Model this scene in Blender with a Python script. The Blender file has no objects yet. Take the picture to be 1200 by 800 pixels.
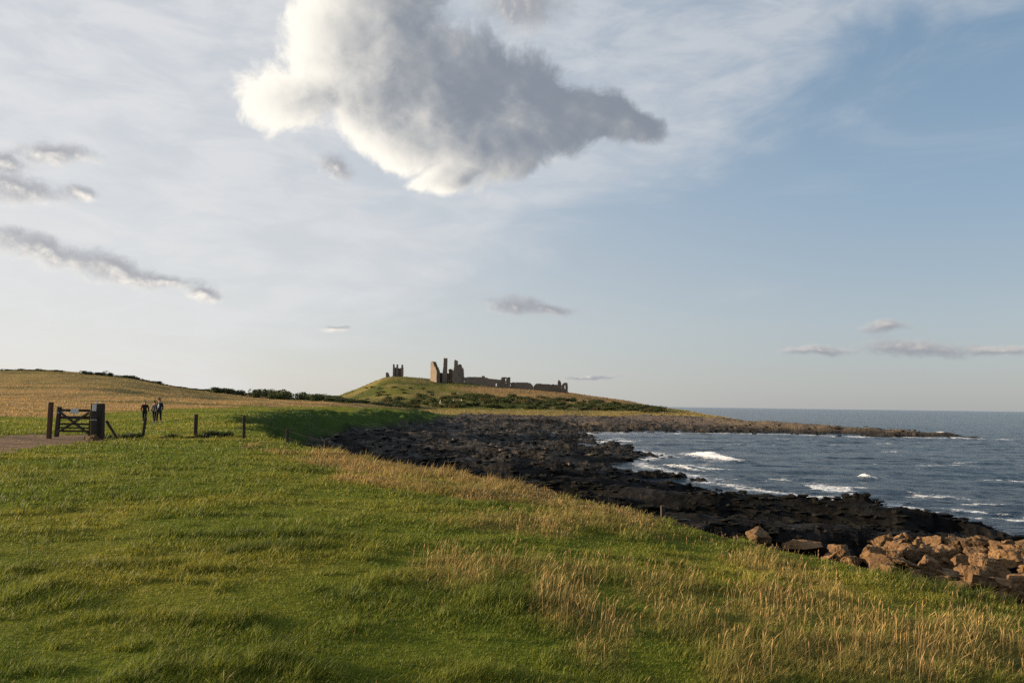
import bpy, bmesh, math, random
import numpy as np
from mathutils import Vector, Matrix, noise as mnoise
random.seed(7); RNG = np.random.default_rng(11)
R = math.radians
SC = bpy.context.scene; COL = SC.collection

# ------------------------------------------------------------------ camera
F = 900.0                       # focal length in photograph pixels (1200 wide)
EYE = 1.65
PITCH = math.atan(74/900); ROLL = R(0.78)
CM = Matrix.Rotation(math.pi/2+PITCH, 3, 'X') @ Matrix.Rotation(ROLL, 3, 'Z')
CMn = np.array(CM)
cam = bpy.data.objects.new('camera', bpy.data.cameras.new('camera'))
COL.objects.link(cam); SC.camera = cam
cam.matrix_world = Matrix.Translation((0, 0, EYE)) @ CM.to_4x4()
cam.data.sensor_width = 36; cam.data.lens = F/1200*36
cam.data.clip_start = 0.05; cam.data.clip_end = 120000

def ray(px, py):
    return CM @ Vector(((px-600)/F, (400-py)/F, -1))
def P(px, py, Y):
    r = ray(px, py); k = Y/r.y
    return Vector((r.x*k, Y, EYE+r.z*k))
def proj(x, y, z):
    v = np.stack([x, y, z-EYE]).reshape(3, -1)
    c = CMn.T @ v
    w = np.where(c[2] < -0.05, -c[2], 0.05)
    return (600+F*c[0]/w).reshape(np.shape(x)), (400-F*c[1]/w).reshape(np.shape(x))

# ------------------------------------------------------------------ noise
def _h(ix, iy, s):
    v = np.sin(ix*127.1+iy*311.7+s*74.7)*43758.5453
    return v-np.floor(v)
def vn(x, y, s=0):
    ix = np.floor(x); iy = np.floor(y); fx = x-ix; fy = y-iy
    fx = fx*fx*fx*(fx*(fx*6-15)+10); fy = fy*fy*fy*(fy*(fy*6-15)+10)
    a = _h(ix, iy, s); b = _h(ix+1, iy, s); c = _h(ix, iy+1, s); d = _h(ix+1, iy+1, s)
    return (a+(b-a)*fx)*(1-fy)+(c+(d-c)*fx)*fy
def fbm(x, y, s=0, o=4):
    t = 0; a = 0.5; n = 0
    for i in range(o):
        t = t+a*vn(x, y, s+i*3.1); n += a; a *= 0.5
        x, y = (x*1.62-y*1.18)+5.2, (x*1.18+y*1.62)+1.3
    return t/n
def sm(e0, e1, x):
    t = np.clip((x-e0)/(e1-e0), 0, 1); return t*t*(3-2*t)

# ------------------------------------------------------------------ coast lines
def XY(px, Y): return ((px-600)/F*Y, Y)
def atz(px, py, z):
    r = ray(px, py); k = (z-EYE)/r.z
    return (r.x*k, r.y*k)
SEA = -6.0
land_edge = [(30, -400), (22, -60), (15, -12), (10.5, 0), XY(1420, 6.5), XY(1200, 9), XY(1100, 10), XY(1000, 11), XY(900, 12.2), XY(800, 14), XY(700, 16),
             XY(620, 18), XY(530, 21.5), XY(450, 25), XY(400, 27.5), XY(330, 31), XY(290, 40), XY(262, 60), XY(290, 95), XY(320, 130), XY(380, 165),
             XY(430, 200), XY(470, 260), XY(497, 320), XY(520, 395), XY(600, 398), XY(700, 400), XY(800, 402), XY(820, 440), XY(835, 520),
             XY(805, 620), XY(760, 720), XY(600, 900), XY(400, 1200), XY(200, 2000), (-2500, 5000)]
water_edge = [(60, -400), (48, -60), (45, 0), (40, 25), atz(1260, 645, SEA), atz(1200, 637, SEA), atz(1150, 629, SEA), atz(1100, 622, SEA), atz(1052, 613, SEA),
              atz(1036, 606, SEA), atz(1050, 592, SEA), atz(1000, 586, SEA), atz(940, 580, SEA), atz(880, 574, SEA), atz(820, 566, SEA),
              atz(800, 556, SEA), atz(755, 548, SEA), atz(735, 540, SEA), atz(772, 533, SEA), atz(735, 527, SEA), atz(700, 517, SEA),
              atz(668, 510, SEA), atz(690, 506.5, SEA), atz(800, 506, SEA), atz(900, 508, SEA), atz(1000, 511, SEA), atz(1135, 513.2, SEA),
              (120, 238), (108, 250), (90, 275), (88, 310), (100, 360), (112, 420), (140, 500), (160, 600), (150, 740), (20, 960), (-150, 1300), (-300, 2100), (-2300, 5200)]
def sdist(poly, x, y):
    """signed distance: positive on the right-hand (sea) side"""
    best = np.full(x.shape, 1e18); sign = np.ones(x.shape)
    p = np.array(poly, float)
    for i in range(len(p)-1):
        a, b = p[i], p[i+1]; d = b-a; L2 = d@d
        t = np.clip(((x-a[0])*d[0]+(y-a[1])*d[1])/L2, 0, 1)
        q = (x-a[0]-t*d[0])**2+(y-a[1]-t*d[1])**2
        m = q < best; best = np.where(m, q, best)
    # inside test with a closed polygon over the land (left) side
    q = np.vstack([p, [[-9000, 5000], [-9000, -400]]])
    ins = np.zeros(x.shape, bool)
    for i in range(len(q)):
        a, b = q[i], q[(i+1) % len(q)]
        if a[1] == b[1]: continue
        c = ((a[1] > y) != (b[1] > y)) & (x < (b[0]-a[0])*(y-a[1])/(b[1]-a[1])+a[0])
        ins ^= c
    return np.where(ins, -1, 1)*np.sqrt(best)
def pdist(pts, x, y):
    """distance and interpolated value along a polyline of (x, y, v)"""
    best = np.full(x.shape, 1e18); val = np.zeros(x.shape); side = np.zeros(x.shape)
    for a, b in zip(pts[:-1], pts[1:]):
        dx, dy = b[0]-a[0], b[1]-a[1]; L2 = dx*dx+dy*dy
        t = np.clip(((x-a[0])*dx+(y-a[1])*dy)/L2, 0, 1)
        q = (x-a[0]-t*dx)**2+(y-a[1]-t*dy)**2; m = q < best
        best = np.where(m, q, best); val = np.where(m, a[2]+(b[2]-a[2])*t, val)
        side = np.where(m, np.sign((x-a[0])*dy-(y-a[1])*dx), side)
    return np.sqrt(best), val, side

# ------------------------------------------------------------------ land heights (thin plate through surveyed points)
ctrl = []
def cz(px, Y, z): ctrl.append((px, Y, z))
def cp(px, py, Y): ctrl.append((px, Y, P(px, py, Y).z))
for a in [(0, 3, .05), (600, 3, 0), (1200, 3, -.1), (0, 6, .08), (600, 6, 0), (1200, 6, -.4), (0, 10, .1), (600, 10, -.05), (1000, 11, -.55), (1200, 9, -.68),
          (1350, 8, -.8), (0, 20, .1), (300, 20, 0), (600, 18, -.3), (900, 12, -.52), (450, 25, -.24), (-150, 10, .1), (-150, 30, .2), (0, 31, .1), (300, 1.5, 0), (900, 1.5, -.05)]: cz(*a)
for a in [(90, 515, 31), (230, 512.5, 34), (330, 520, 30.5), (178, 496, 59), (0, 488, 76), (262, 488, 60), (290, 483, 95), (320, 481, 130), (430, 480, 200),
          (230, 480, 120), (300, 478, 160), (430, 478, 230), (470, 479, 300), (0, 470, 140), (0, 455, 200), (0, 445, 250), (0, 436, 300), (60, 435, 310), (-150, 436, 300), (-150, 470, 140),
          (100, 438.5, 310), (150, 455, 220), (150, 444, 305), (200, 453, 300), (250, 466, 240), (250, 460, 300), (300, 464.5, 300), (350, 471, 260), (350, 468, 310), (410, 471, 330),
          (497, 483, 320), (520, 483.5, 397), (600, 485.5, 400), (700, 487.5, 402), (800, 488, 402), (430, 475, 400), (430, 470, 480), (450, 461, 545),
          (450, 444.3, 600), (470, 441.6, 620), (500, 443.5, 622), (520, 448, 600), (545, 448.5, 600), (580, 453, 600), (620, 456, 600), (660, 459.5, 600), (700, 465, 600),
          (740, 471, 590), (760, 475.5, 580), (800, 482, 550), (820, 487, 500), (413, 467, 560), (430, 456, 590), (520, 470, 480), (520, 459, 545), (600, 471, 470), (600, 462, 530),
          (700, 476, 470), (700, 469.5, 540), (760, 481, 470)]: cp(*a)
for a in [(0, 450, 10), (-150, 450, 10), (150, 450, 8), (250, 450, 4), (350, 450, 1.5), (400, 430, .5), (440, 720, 14), (520, 720, 13), (600, 720, 9), (700, 720, 3), (380, 720, 0),
          (0, 1000, 5), (200, 1000, 3), (350, 1000, 0), (520, 1000, -3), (650, 1000, -4), (0, 4000, 5), (400, 4000, 0)]: cz(*a)
ctrl = np.array(ctrl)
cu = (ctrl[:, 0]-600)/F*2.0; cw = np.log(np.maximum(ctrl[:, 1], 1)); cg = ctrl[:, 2]/ctrl[:, 1]
def _phi(r2): return 0.5*r2*np.log(r2+1e-12)
n = len(ctrl)
A = np.zeros((n+3, n+3))
A[:n, :n] = _phi((cu[:, None]-cu)**2+(cw[:, None]-cw)**2)+np.eye(n)*1e-5
A[:n, n:] = np.stack([np.ones(n), cu, cw], 1); A[n:, :n] = A[:n, n:].T
SOL = np.linalg.solve(A, np.concatenate([cg, [0, 0, 0]]))
def land(x, y):
    r = np.hypot(x, y); th = np.arctan2(x, y)
    th = np.clip(th, -.66, .60)
    Y = np.maximum(r*np.cos(th), 1.0); u = np.tan(th)*2; w = np.log(np.clip(Y, 1.5, 4000))
    out = np.zeros(x.shape); flat = out.ravel(); uf, wf = u.ravel(), w.ravel()
    for i in range(0, flat.size, 60000):
        a, b = uf[i:i+60000, None], wf[i:i+60000, None]
        flat[i:i+60000] = _phi((a-cu)**2+(b-cw)**2)@SOL[:n]+SOL[n]+SOL[n+1]*a[:, 0]+SOL[n+2]*b[:, 0]
    return flat.reshape(x.shape)*Y
def lpt(px, py, z): return (*atz(px, py, z), z)
spit = [XY(640, 420)+(-2.9,), XY(720, 395)+(-2.6,), XY(800, 345)+(-2.5,), XY(860, 300)+(-2.9,), XY(900, 282)+(-3.2,), XY(950, 262)+(-3.6,), XY(1000, 250)+(-4.0,), XY(1060, 238)+(-4.7,), XY(1130, 226)+(-5.7,)]
ledges = [  # crest line (x, y, crest height), gentle width behind, steep width in front
    ([lpt(640, 566, -4.1), lpt(720, 571, -4.1), lpt(780, 577, -4.2), lpt(850, 580, -4.3), lpt(940, 585, -4.3), lpt(1000, 589, -4.4), lpt(1040, 595, -4.6)], 5.0, 1.6),
    ([lpt(820, 604, -4.4), lpt(900, 611, -4.5), lpt(960, 617, -4.6), lpt(1010, 619, -4.7), lpt(1100, 629, -4.9), lpt(1200, 642, -4.9), lpt(1280, 655, -4.9)], 3.5, 1.6),
    ([lpt(470, 521, -3.9), lpt(560, 522, -4.0), lpt(640, 528, -4.3), lpt(700, 534, -5.1)], 9, 2.0),
    ([lpt(430, 506, -3.6), lpt(540, 507, -3.8), lpt(640, 508, -4.6)], 16, 3.0),
    ([lpt(480, 536, -4.0), lpt(600, 544, -4.1), lpt(690, 549, -4.6), lpt(730, 551, -5.2)], 6, 1.6),
    ([lpt(600, 556, -4.1), lpt(700, 561, -4.5), lpt(780, 565, -5.0)], 5, 1.4)]
def terrain(x, y):
    x = np.asarray(x, float); y = np.asarray(y, float)
    r = np.hypot(x, y)
    dn = sdist(land_edge, x, y)
    dl = dn+(fbm(x/3.0, y/3.0, 5, 3)-.5)*np.clip(r*.06, .5, 14)
    dw = sdist(water_edge, x, y)+(fbm(x/4.0+9, y/4.0, 8, 4)-.5)*np.clip(r*.09, 2, 16)
    L = land(x, y)
    # meadow unevenness
    L = L+(fbm(x/2.6, y/2.6, 21, 3)-.5)*.055*sm(2, 6, r)+(fbm(x/.55, y/.55, 23, 2)-.5)*.035+(fbm(x/22, y/22, 25, 3)-.5)*np.clip((r-60)/150, 0, 1)*2.2
    ratio = np.clip(dl, 0, None)/np.maximum(np.clip(dl, 0, None)+np.clip(-dw, 0, None), .01)
    S = -4.25+(SEA+.05+4.25)*sm(0, 1, ratio)
    S = np.maximum(S, np.where(dn < 30, -4.25-np.maximum(dn, 0)*.05, S))
    far = sm(150, 330, r)*np.clip(-dw/60, 0, 1); S = S+far*1.0
    S = np.where(dw > 0, SEA-.05-np.minimum(dw*.15, 3), S)
    # strata: stepped rock platform
    s1 = fbm(x/17+fbm(x/9, y/9, 33, 2), y/4.5, 31, 4)
    k = 9.0; st = np.floor(s1*k)/k+sm(.75, 1, s1*k-np.floor(s1*k))/k
    rough = sm(2, 8, dl)*(1-sm(-1.0, 3, dw))
    S = S+rough*((st-.5)*2.7+(fbm(x/1.3, y/.6, 41, 4)-.5)*.9+(np.floor(fbm(x/5, y/2.4, 43, 3)*7)/7*1.1-.52)*np.clip(r/60, .6, 1.4))
    for pts, wb, wf in ledges:
        d, cz_, sd = pdist(pts, x, y+(fbm(x/5, y/5, 51, 3)-.5)*2.4)
        w = np.where(sd > 0, wf, wb)
        crest = cz_+(fbm(x/2.5, y/2.5, 53, 3)-.5)*.7
        S = np.maximum(S, crest-np.power(d/w, 1.3)*.9)
    d, cz_, sd = pdist(spit, x, y+(fbm(x/12, y/12, 55, 3)-.5)*10)
    S = np.maximum(S, cz_+(fbm(x/6, y/6, 57, 4)-.5)*1.9-np.power(d/np.where(sd > 0, 12, 22), 1.4)*2.6*1.0)
    w = np.clip(.12*r, 4.0, 20)
    t = sm(0, 1, dl/w)
    z = L*(1-t)+S*t
    # boulder bank at the foot of the slope
    d, v, sd = pdist([(9.5, 21, 0), (13, 25, 0), (19, 28, 0), (27, 29, 0)], x, y)
    z = z+np.exp(-(d/3.0)**2)*1.0*sm(1.5, 5, dl)
    return z, dl, dw, t
def H(x, y):
    return float(terrain(np.array([x]), np.array([y]))[0][0])
def hit(px, py, y0=3.0, y1=900.0):
    r = ray(px, py)
    ys = np.exp(np.linspace(math.log(y0), math.log(y1), 700)); k = ys/r.y
    x = r.x*k; zr = EYE+r.z*k
    z, dl, dw, t = terrain(x, ys)
    below = np.nonzero(zr <= z)[0]
    if len(below) == 0: return None
    i = below[0]
    return Vector((x[i], ys[i], z[i]))

# ------------------------------------------------------------------ materials
class NT:
    def __init__(s, tree): s.t = tree; s.t.nodes.clear()
    def n(s, typ, ins=None, **kw):
        nd = s.t.nodes.new(typ)
        for k, v in kw.items(): setattr(nd, k, v)
        for k, v in (ins or {}).items():
            sk = nd.inputs[k]
            if hasattr(v, 'is_output'): s.t.links.new(v, sk)
            elif isinstance(v, bpy.types.Node): s.t.links.new(v.outputs[0], sk)
            else: sk.default_value = v
        return nd
    def m(s, op, a, b=0.0, c=None, clamp=False):
        ins = {0: a, 1: b}
        if c is not None: ins[2] = c
        nd = s.n('ShaderNodeMath', ins, operation=op, use_clamp=clamp); return nd.outputs[0]
    def sstep(s, x, e0, e1):
        nd = s.n('ShaderNodeMapRange', {0: x, 1: e0, 2: e1, 3: 0.0, 4: 1.0}, interpolation_type='SMOOTHSTEP'); return nd.outputs[0]
    def mix(s, f, a, b, blend='MIX'):
        nd = s.t.nodes.new('ShaderNodeMix'); nd.data_type = 'RGBA'; nd.blend_type = blend
        for i, v in ((0, f), (6, a), (7, b)):
            if hasattr(v, 'is_output'): s.t.links.new(v, nd.inputs[i])
            else: nd.inputs[i].default_value = v if i == 0 else ((*v, 1) if len(v) == 3 else v)
        return nd.outputs[2]
    def noise(s, vec, scale, detail=4, rough=.5, dist=0.0, out=0, dim='3D'):
        ins = {'Scale': scale, 'Detail': detail, 'Roughness': rough, 'Distortion': dist}
        nd = s.n('ShaderNodeTexNoise', ins, noise_dimensions=dim)
        if vec is not None: s.t.links.new(vec, nd.inputs['Vector'])
        return nd.outputs[out]
def newmat(name):
    m = bpy.data.materials.new(name); m.use_nodes = True
    return m, NT(m.node_tree)
def finish(g, bsdf): g.n('ShaderNodeOutputMaterial', {'Surface': bsdf.outputs[0]})

def mat_terrain(name, bump=.4, bscale=6, rough=.95, spec=.2, nscale=1.3):
    m, g = newmat(name)
    geo = g.n('ShaderNodeNewGeometry').outputs['Position']
    col = g.n('ShaderNodeVertexColor', layer_name='Col').outputs[0]
    n1 = g.noise(geo, nscale, 6, .65); n2 = g.noise(geo, nscale*9, 4, .6)
    v = g.m('ADD', g.m('MULTIPLY', n1, .9), g.m('MULTIPLY', n2, .5))
    v = g.m('ADD', v, .3)
    c = g.mix(1.0, col, g.n('ShaderNodeCombineColor', {0: v, 1: v, 2: v}).outputs[0], 'MULTIPLY')
    bh = g.m('ADD', g.noise(geo, bscale, 6, .7), g.m('MULTIPLY', g.noise(geo, bscale*.22, 4, .6), 2.0))
    b = g.n('ShaderNodeBump', {'Strength': bump, 'Distance': .25, 'Height': bh})
    finish(g, g.n('ShaderNodeBsdfPrincipled', {'Base Color': c, 'Roughness': rough, 'Specular IOR Level': spec, 'Normal': b.outputs[0]}))
    return m
M_ground = mat_terrain('meadow_soil', .5, 7, spec=.03)
M_field = mat_terrain('field_turf', .6, 1.2, spec=.03, nscale=.35)
M_path = mat_terrain('bare_earth', .5, 9, nscale=2.5)

def mat_shore():
    m, g = newmat('foreshore_rock')
    geo = g.n('ShaderNodeNewGeometry'); pos = geo.outputs['Position']
    col = g.n('ShaderNodeVertexColor', layer_name='Col').outputs[0]
    n1 = g.noise(pos, .9, 6, .7); n2 = g.noise(pos, 6, 5, .65)
    v = g.m('ADD', g.m('MULTIPLY', g.m('POWER', n1, 2.0), 2.2), g.m('MULTIPLY', n2, .7)); v = g.m('ADD', v, .1)
    c = g.mix(1.0, col, g.n('ShaderNodeCombineColor', {0: v, 1: v, 2: v}).outputs[0], 'MULTIPLY')
    lay = g.n('ShaderNodeTexWave', {'Vector': pos, 'Scale': .55, 'Distortion': 6.0, 'Detail': 5.0}, wave_type='BANDS', bands_direction='Z').outputs[1]
    bh = g.m('ADD', g.m('ADD', g.noise(pos, 2.5, 8, .75), g.m('MULTIPLY', lay, .7)), g.n('ShaderNodeTexVoronoi', {'Vector': pos, 'Scale': 1.6}, feature='F1').outputs[0])
    b = g.n('ShaderNodeBump', {'Strength': .8, 'Distance': .5, 'Height': bh})
    wet = g.sstep(g.noise(pos, .25, 4, .6), .5, .66)
    ro = g.m('SUBTRACT', .85, g.m('MULTIPLY', wet, .35))
    finish(g, g.n('ShaderNodeBsdfPrincipled', {'Base Color': c, 'Roughness': ro, 'Specular IOR Level': .10, 'Normal': b.outputs[0]}))
    return m
M_shore = mat_shore()

def mat_rock(name, c1, c2, c3, scale=2.0, bump=.6, rough=.85):
    m, g = newmat(name)
    tc = g.n('ShaderNodeTexCoord').outputs['Object']
    inf = g.n('ShaderNodeObjectInfo')
    off = g.n('ShaderNodeVectorMath', {0: tc, 1: inf.outputs['Location']}, operation='ADD').outputs[0]
    n1 = g.sstep(g.noise(off, scale, 6, .65), .35, .68); n2 = g.sstep(g.noise(off, scale*4, 6, .7), .45, .7)
    lay = g.n('ShaderNodeTexWave', {'Vector': off, 'Scale': scale*.7, 'Distortion': 5.0, 'Detail': 4.0}, wave_type='BANDS', bands_direction='Z').outputs[1]
    c = g.mix(n1, c1, c2); c = g.mix(g.m('MULTIPLY', n2, .85), c, c3)
    blot = g.sstep(g.noise(off, scale*.8, 3, .5), .55, .72); c = g.mix(g.m('MULTIPLY', blot, .6), c, c3)
    v = g.m('ADD', .72, g.m('MULTIPLY', inf.outputs['Random'], .55))
    c = g.mix(1.0, c, g.n('ShaderNodeCombineColor', {0: v, 1: v, 2: v}).outputs[0], 'MULTIPLY')
    bh = g.m('ADD', g.m('ADD', g.noise(off, scale*3, 8, .7), g.m('MULTIPLY', lay, .3)), g.m('MULTIPLY', g.n('ShaderNodeTexVoronoi', {'Vector': off, 'Scale': scale*1.5}, feature='DISTANCE_TO_EDGE').outputs[0], .6))
    b = g.n('ShaderNodeBump', {'Strength': bump, 'Distance': .15, 'Height': bh})
    finish(g, g.n('ShaderNodeBsdfPrincipled', {'Base Color': c, 'Roughness': rough, 'Specular IOR Level': .3, 'Normal': b.outputs[0]}))
    return m
M_boulder = mat_rock('brown_boulder', (.12, .066, .028), (.20, .115, .05), (.036, .026, .019))
M_stone = mat_rock('grey_stone', (.2, .17, .14), (.28, .24, .2), (.12, .1, .09))
M_blackrock = mat_rock('black_seaweed_rock', (.018, .016, .013), (.035, .03, .022), (.06, .05, .036), 1.2, .8, .6)
M_castle = mat_rock('castle_masonry', (.155, .118, .09), (.195, .145, .105), (.10, .083, .07), .25, .8)
M_lichen = mat_rock('pale_stone', (.42, .4, .36), (.5, .47, .42), (.3, .28, .25))

def mat_plant(name, transl=.35, rough=.6):
    m, g = newmat(name)
    col = g.n('ShaderNodeVertexColor', layer_name='Col').outputs[0]
    d = g.n('ShaderNodeBsdfPrincipled', {'Base Color': col, 'Roughness': rough, 'Specular IOR Level': .25})
    t = g.n('ShaderNodeBsdfTranslucent', {'Color': col})
    mx = g.n('ShaderNodeMixShader', {0: transl, 1: d.outputs[0], 2: t.outputs[0]})
    finish(g, mx); return m
M_grass = mat_plant('grass_blades', .4); M_dry = mat_plant('dry_grass_stalks', .3, .7); M_leaf = mat_plant('bush_leaves', .2)

def mat_wood(name, c1, c2):
    m, g = newmat(name)
    tc = g.n('ShaderNodeTexCoord').outputs['Object']
    mp = g.n('ShaderNodeMapping', {'Vector': tc, 'Scale': (14, 14, 1.4)}).outputs[0]
    n1 = g.noise(mp, 3, 6, .65); n2 = g.noise(tc, 5, 4, .6)
    c = g.mix(g.sstep(n1, .3, .7), c1, c2); c = g.mix(g.m('MULTIPLY', g.sstep(n2, .5, .7), .4), c, (.05, .055, .035))
    b = g.n('ShaderNodeBump', {'Strength': .5, 'Distance': .02, 'Height': n1})
    finish(g, g.n('ShaderNodeBsdfPrincipled', {'Base Color': c, 'Roughness': .85, 'Specular IOR Level': .2, 'Normal': b.outputs[0]}))
    return m
M_wood = mat_wood('weathered_timber', (.03, .023, .018), (.065, .05, .038))
M_redwood = mat_wood('reddish_timber', (.08, .038, .024), (.13, .07, .042))
def mat_plain(name, c, rough=.7, metal=0.0, var=.25, scale=12):
    m, g = newmat(name)
    tc = g.n('ShaderNodeTexCoord').outputs['Object']
    v = g.m('ADD', 1-var/2, g.m('MULTIPLY', g.noise(tc, scale, 4, .6), var))
    cc = g.mix(1.0, c, g.n('ShaderNodeCombineColor', {0: v, 1: v, 2: v}).outputs[0], 'MULTIPLY')
    finish(g, g.n('ShaderNodeBsdfPrincipled', {'Base Color': cc, 'Roughness': rough, 'Metallic': metal, 'Specular IOR Level': .15}))
    return m
M_plate = mat_plain('pale_plate', (.5, .5, .48), .5); M_steel = mat_plain('galvanised_steel', (.35, .35, .35), .45, .9)

M_wire = mat_plain('rusty_wire', (.05, .035, .028), .8)
# ------------------------------------------------------------------ object helpers
def link(name, me, mat=None, parent=None, label=None, cat=None, group=None, kind=None, loc=None):
    o = bpy.data.objects.new(name, me); COL.objects.link(o)
    if mat is not None and me is not None and not me.materials: me.materials.append(mat)
    if parent is not None: o.parent = parent
    if loc is not None: o.location = loc
    tag(o, label, cat, group, kind); return o
def tag(o, label=None, cat=None, group=None, kind=None):
    for k, v in (('label', label), ('category', cat), ('group', group), ('kind', kind)):
        if v: o[k] = v
def npmesh(name, verts, faces, col=None, smooth=False):
    """faces: list of int arrays (n,k)"""
    me = bpy.data.meshes.new(name)
    nv = len(verts); me.vertices.add(nv); me.vertices.foreach_set('co', np.ascontiguousarray(verts, np.float32).ravel())
    faces = [np.asarray(f, np.int32) for f in faces if len(f)]
    loops = np.concatenate([f.ravel() for f in faces]); tot = np.concatenate([np.full(len(f), f.shape[1], np.int32) for f in faces])
    start = np.concatenate([[0], np.cumsum(tot)[:-1]]).astype(np.int32)
    me.loops.add(len(loops)); me.loops.foreach_set('vertex_index', loops)
    me.polygons.add(len(tot)); me.polygons.foreach_set('loop_start', start)
    me.polygons.foreach_set('use_smooth', np.full(len(tot), smooth, bool))
    if col is not None:
        a = me.color_attributes.new('Col', 'FLOAT_COLOR', 'POINT')
        c4 = np.ones((nv, 4), np.float32); c4[:, :3] = col; a.data.foreach_set('color', c4.ravel())
    me.update(calc_edges=True); return me
def bm_mesh(name, bm, smooth=False):
    me = bpy.data.meshes.new(name); bm.normal_update(); bm.to_mesh(me); bm.free()
    if smooth: me.polygons.foreach_set('use_smooth', np.ones(len(me.polygons), bool))
    return me

# ------------------------------------------------------------------ terrain mesh
th = np.concatenate([np.radians(np.arange(-180, -46, 4.0)), np.radians(np.arange(-46, 46, .1)), np.radians(np.arange(46, 180.1, 4.0))])
rr = np.concatenate([[.4], np.exp(np.arange(math.log(.8), math.log(1000), .0125)), np.exp(np.linspace(math.log(1010), math.log(5000), 25))])
TH, RR = np.meshgrid(th, rr)
X = RR*np.sin(TH); Y = RR*np.cos(TH)
Z, DL, DW, TT = terrain(X, Y)
PX, PY = proj(X, Y, Z)
front = Y > 1
def ell(cx, cy, rx, ry, ang=0, px=None, py=None):
    px = PX if px is None else px; py = PY if py is None else py
    c, s = math.cos(R(ang)), math.sin(R(ang)); dx, dy = px-cx, py-cy
    return np.hypot((dx*c+dy*s)/rx, (-dx*s+dy*c)/ry)
def inpoly(px, py, poly):
    ins = np.zeros(px.shape, bool)
    for (ax, ay), (bx, by) in zip(poly, poly[1:]+poly[:1]):
        if ay == by: continue
        ins ^= ((ay > py) != (by > py)) & (px < (bx-ax)*(py-ay)/(by-ay)+ax)
    return ins
tan_patches = [(430, 548, 110, 16, 12), (560, 566, 130, 18, 12), (690, 600, 110, 12, 10), (590, 618, 90, 12, 6), (520, 660, 70, 22, -8), (640, 612, 60, 14, 0),
               (665, 705, 60, 32, 20), (730, 745, 45, 42, 50), (860, 735, 110, 28, 8), (1000, 770, 170, 36, 3), (960, 715, 120, 20, 12), (1130, 760, 130, 40, 5),
               (790, 690, 80, 16, 12), (320, 528, 50, 7, 5), (900, 790, 70, 25, 0), (640, 660, 100, 16, 5), (930, 670, 90, 14, 18)]
def tanmask(px, py, x, y):
    m = np.zeros(px.shape)
    nx = (fbm(x/1.7, y/1.7, 61, 4)-.5)*90; ny = (fbm(x/1.7+40, y/1.7, 63, 4)-.5)*46
    for i, (cx, cy, rx, ry, a) in enumerate(tan_patches):
        w = 1.0 if i in (0, 1, 9, 11, 14, 6) else .75
        m = np.maximum(m, w*(1-sm(.45, 1.25, ell(cx, cy, rx, ry, a, px+nx, py+ny))))
    return m*np.where(y < 45, 1, 0)
field_edge = [(-400, 491), (0, 489), (60, 489), (125, 484), (180, 479), (230, 478.5), (300, 475.5), (380, 476.8), (430, 477.6), (480, 479)]
def fieldmask(px, py, x, y):
    lim = np.interp(px, [p[0] for p in field_edge], [p[1] for p in field_edge])
    return (1-sm(-.8, .8, py-lim+(fbm(x/9, y/9, 71, 3)-.5)*5))*(y > 70)*(y < 420)*(px < 500)
PATHP = [(-260, 509), (0, 511), (55, 508), (108, 509), (134, 513), (122, 517), (85, 521), (40, 526), (0, 530), (-260, 540)]
def pathmask(px, py, x, y):
    q = inpoly(px+(fbm(x, y, 75, 3)-.5)*30, py+(fbm(x*1.3+7, y*1.3, 77, 3)-.5)*7, PATHP)
    return (q & (y > 15) & (y < 45)).astype(float)
def lerp(a, b, t): return a+(b-a)*t[..., None]
V3 = lambda *c: np.array(c, float)
def ground_col(px, py, x, y, z, dl):
    """natural plant colour of the land"""
    n1 = fbm(x/3.1, y/3.1, 81, 4); n2 = fbm(x/11, y/7, 83, 4)
    c = lerp(V3(.118, .148, .016), V3(.19, .188, .026), sm(.35, .65, n1))
    c = lerp(c, V3(.085, .13, .016), sm(.5, .7, n2)*.6)
    tm = tanmask(px, py, x, y)
    c = lerp(c, V3(.27, .19, .07), tm*(.42+.43*sm(8, 17, y)))
    far = sm(40, 75, y)
    # far field of dry grass
    fm = fieldmask(px, py, x, y)
    streak = fbm(x/60, y/6, 85, 4)
    fc = lerp(V3(.36, .235, .095), V3(.30, .20, .085), sm(.4, .6, streak))
    fc = lerp(fc, V3(.15, .13, .05), sm(.54, .66, fbm(x/50, y/11, 87, 4))*.8)
    up = (1-sm(-3, 3, py-(np.interp(px, [0, 120, 280, 420], [448, 453, 463, 470]))))*.55
    fc = lerp(fc, V3(.2, .165, .06), up)
    c = lerp(c, fc, fm)
    # castle hill
    hm = ((y > 385) & (x > -135)).astype(float)
    hc = lerp(V3(.13, .13, .03), V3(.2, .165, .06), sm(.4, .62, fbm(x/20, y/14, 91, 4)))
    hc = lerp(hc, V3(.055, .075, .02), sm(.5, .62, fbm(x/26+3, y/16, 93, 4))*.8)
    top = ell(640, 463, 115, 7, 4.5, px, py); hc = lerp(hc, V3(.3, .19, .085), (1-sm(.7, 1.15, top))*.9)
    foot = sm(-1.6, .4, py-np.interp(px, [430, 520, 600, 700, 800], [478, 480, 481, 482, 483])); hc = lerp(hc, V3(.3, .22, .08), foot*.8)
    c = lerp(c, hc, hm)
    # bank of rank green grass
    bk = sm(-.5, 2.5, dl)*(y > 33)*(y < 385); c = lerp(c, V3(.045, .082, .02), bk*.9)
    return c
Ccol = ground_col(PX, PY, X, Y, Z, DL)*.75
pm = pathmask(PX, PY, X, Y)
Ccol = lerp(Ccol, lerp(V3(.135, .08, .043), V3(.08, .048, .027), sm(.4, .6, fbm(X/1.5, Y/.8, 95, 4))), pm)
# bare earth on the brow
Ccol = lerp(Ccol, V3(.11, .075, .05), sm(.2, 1.2, DL)*(Y < 33))
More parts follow.
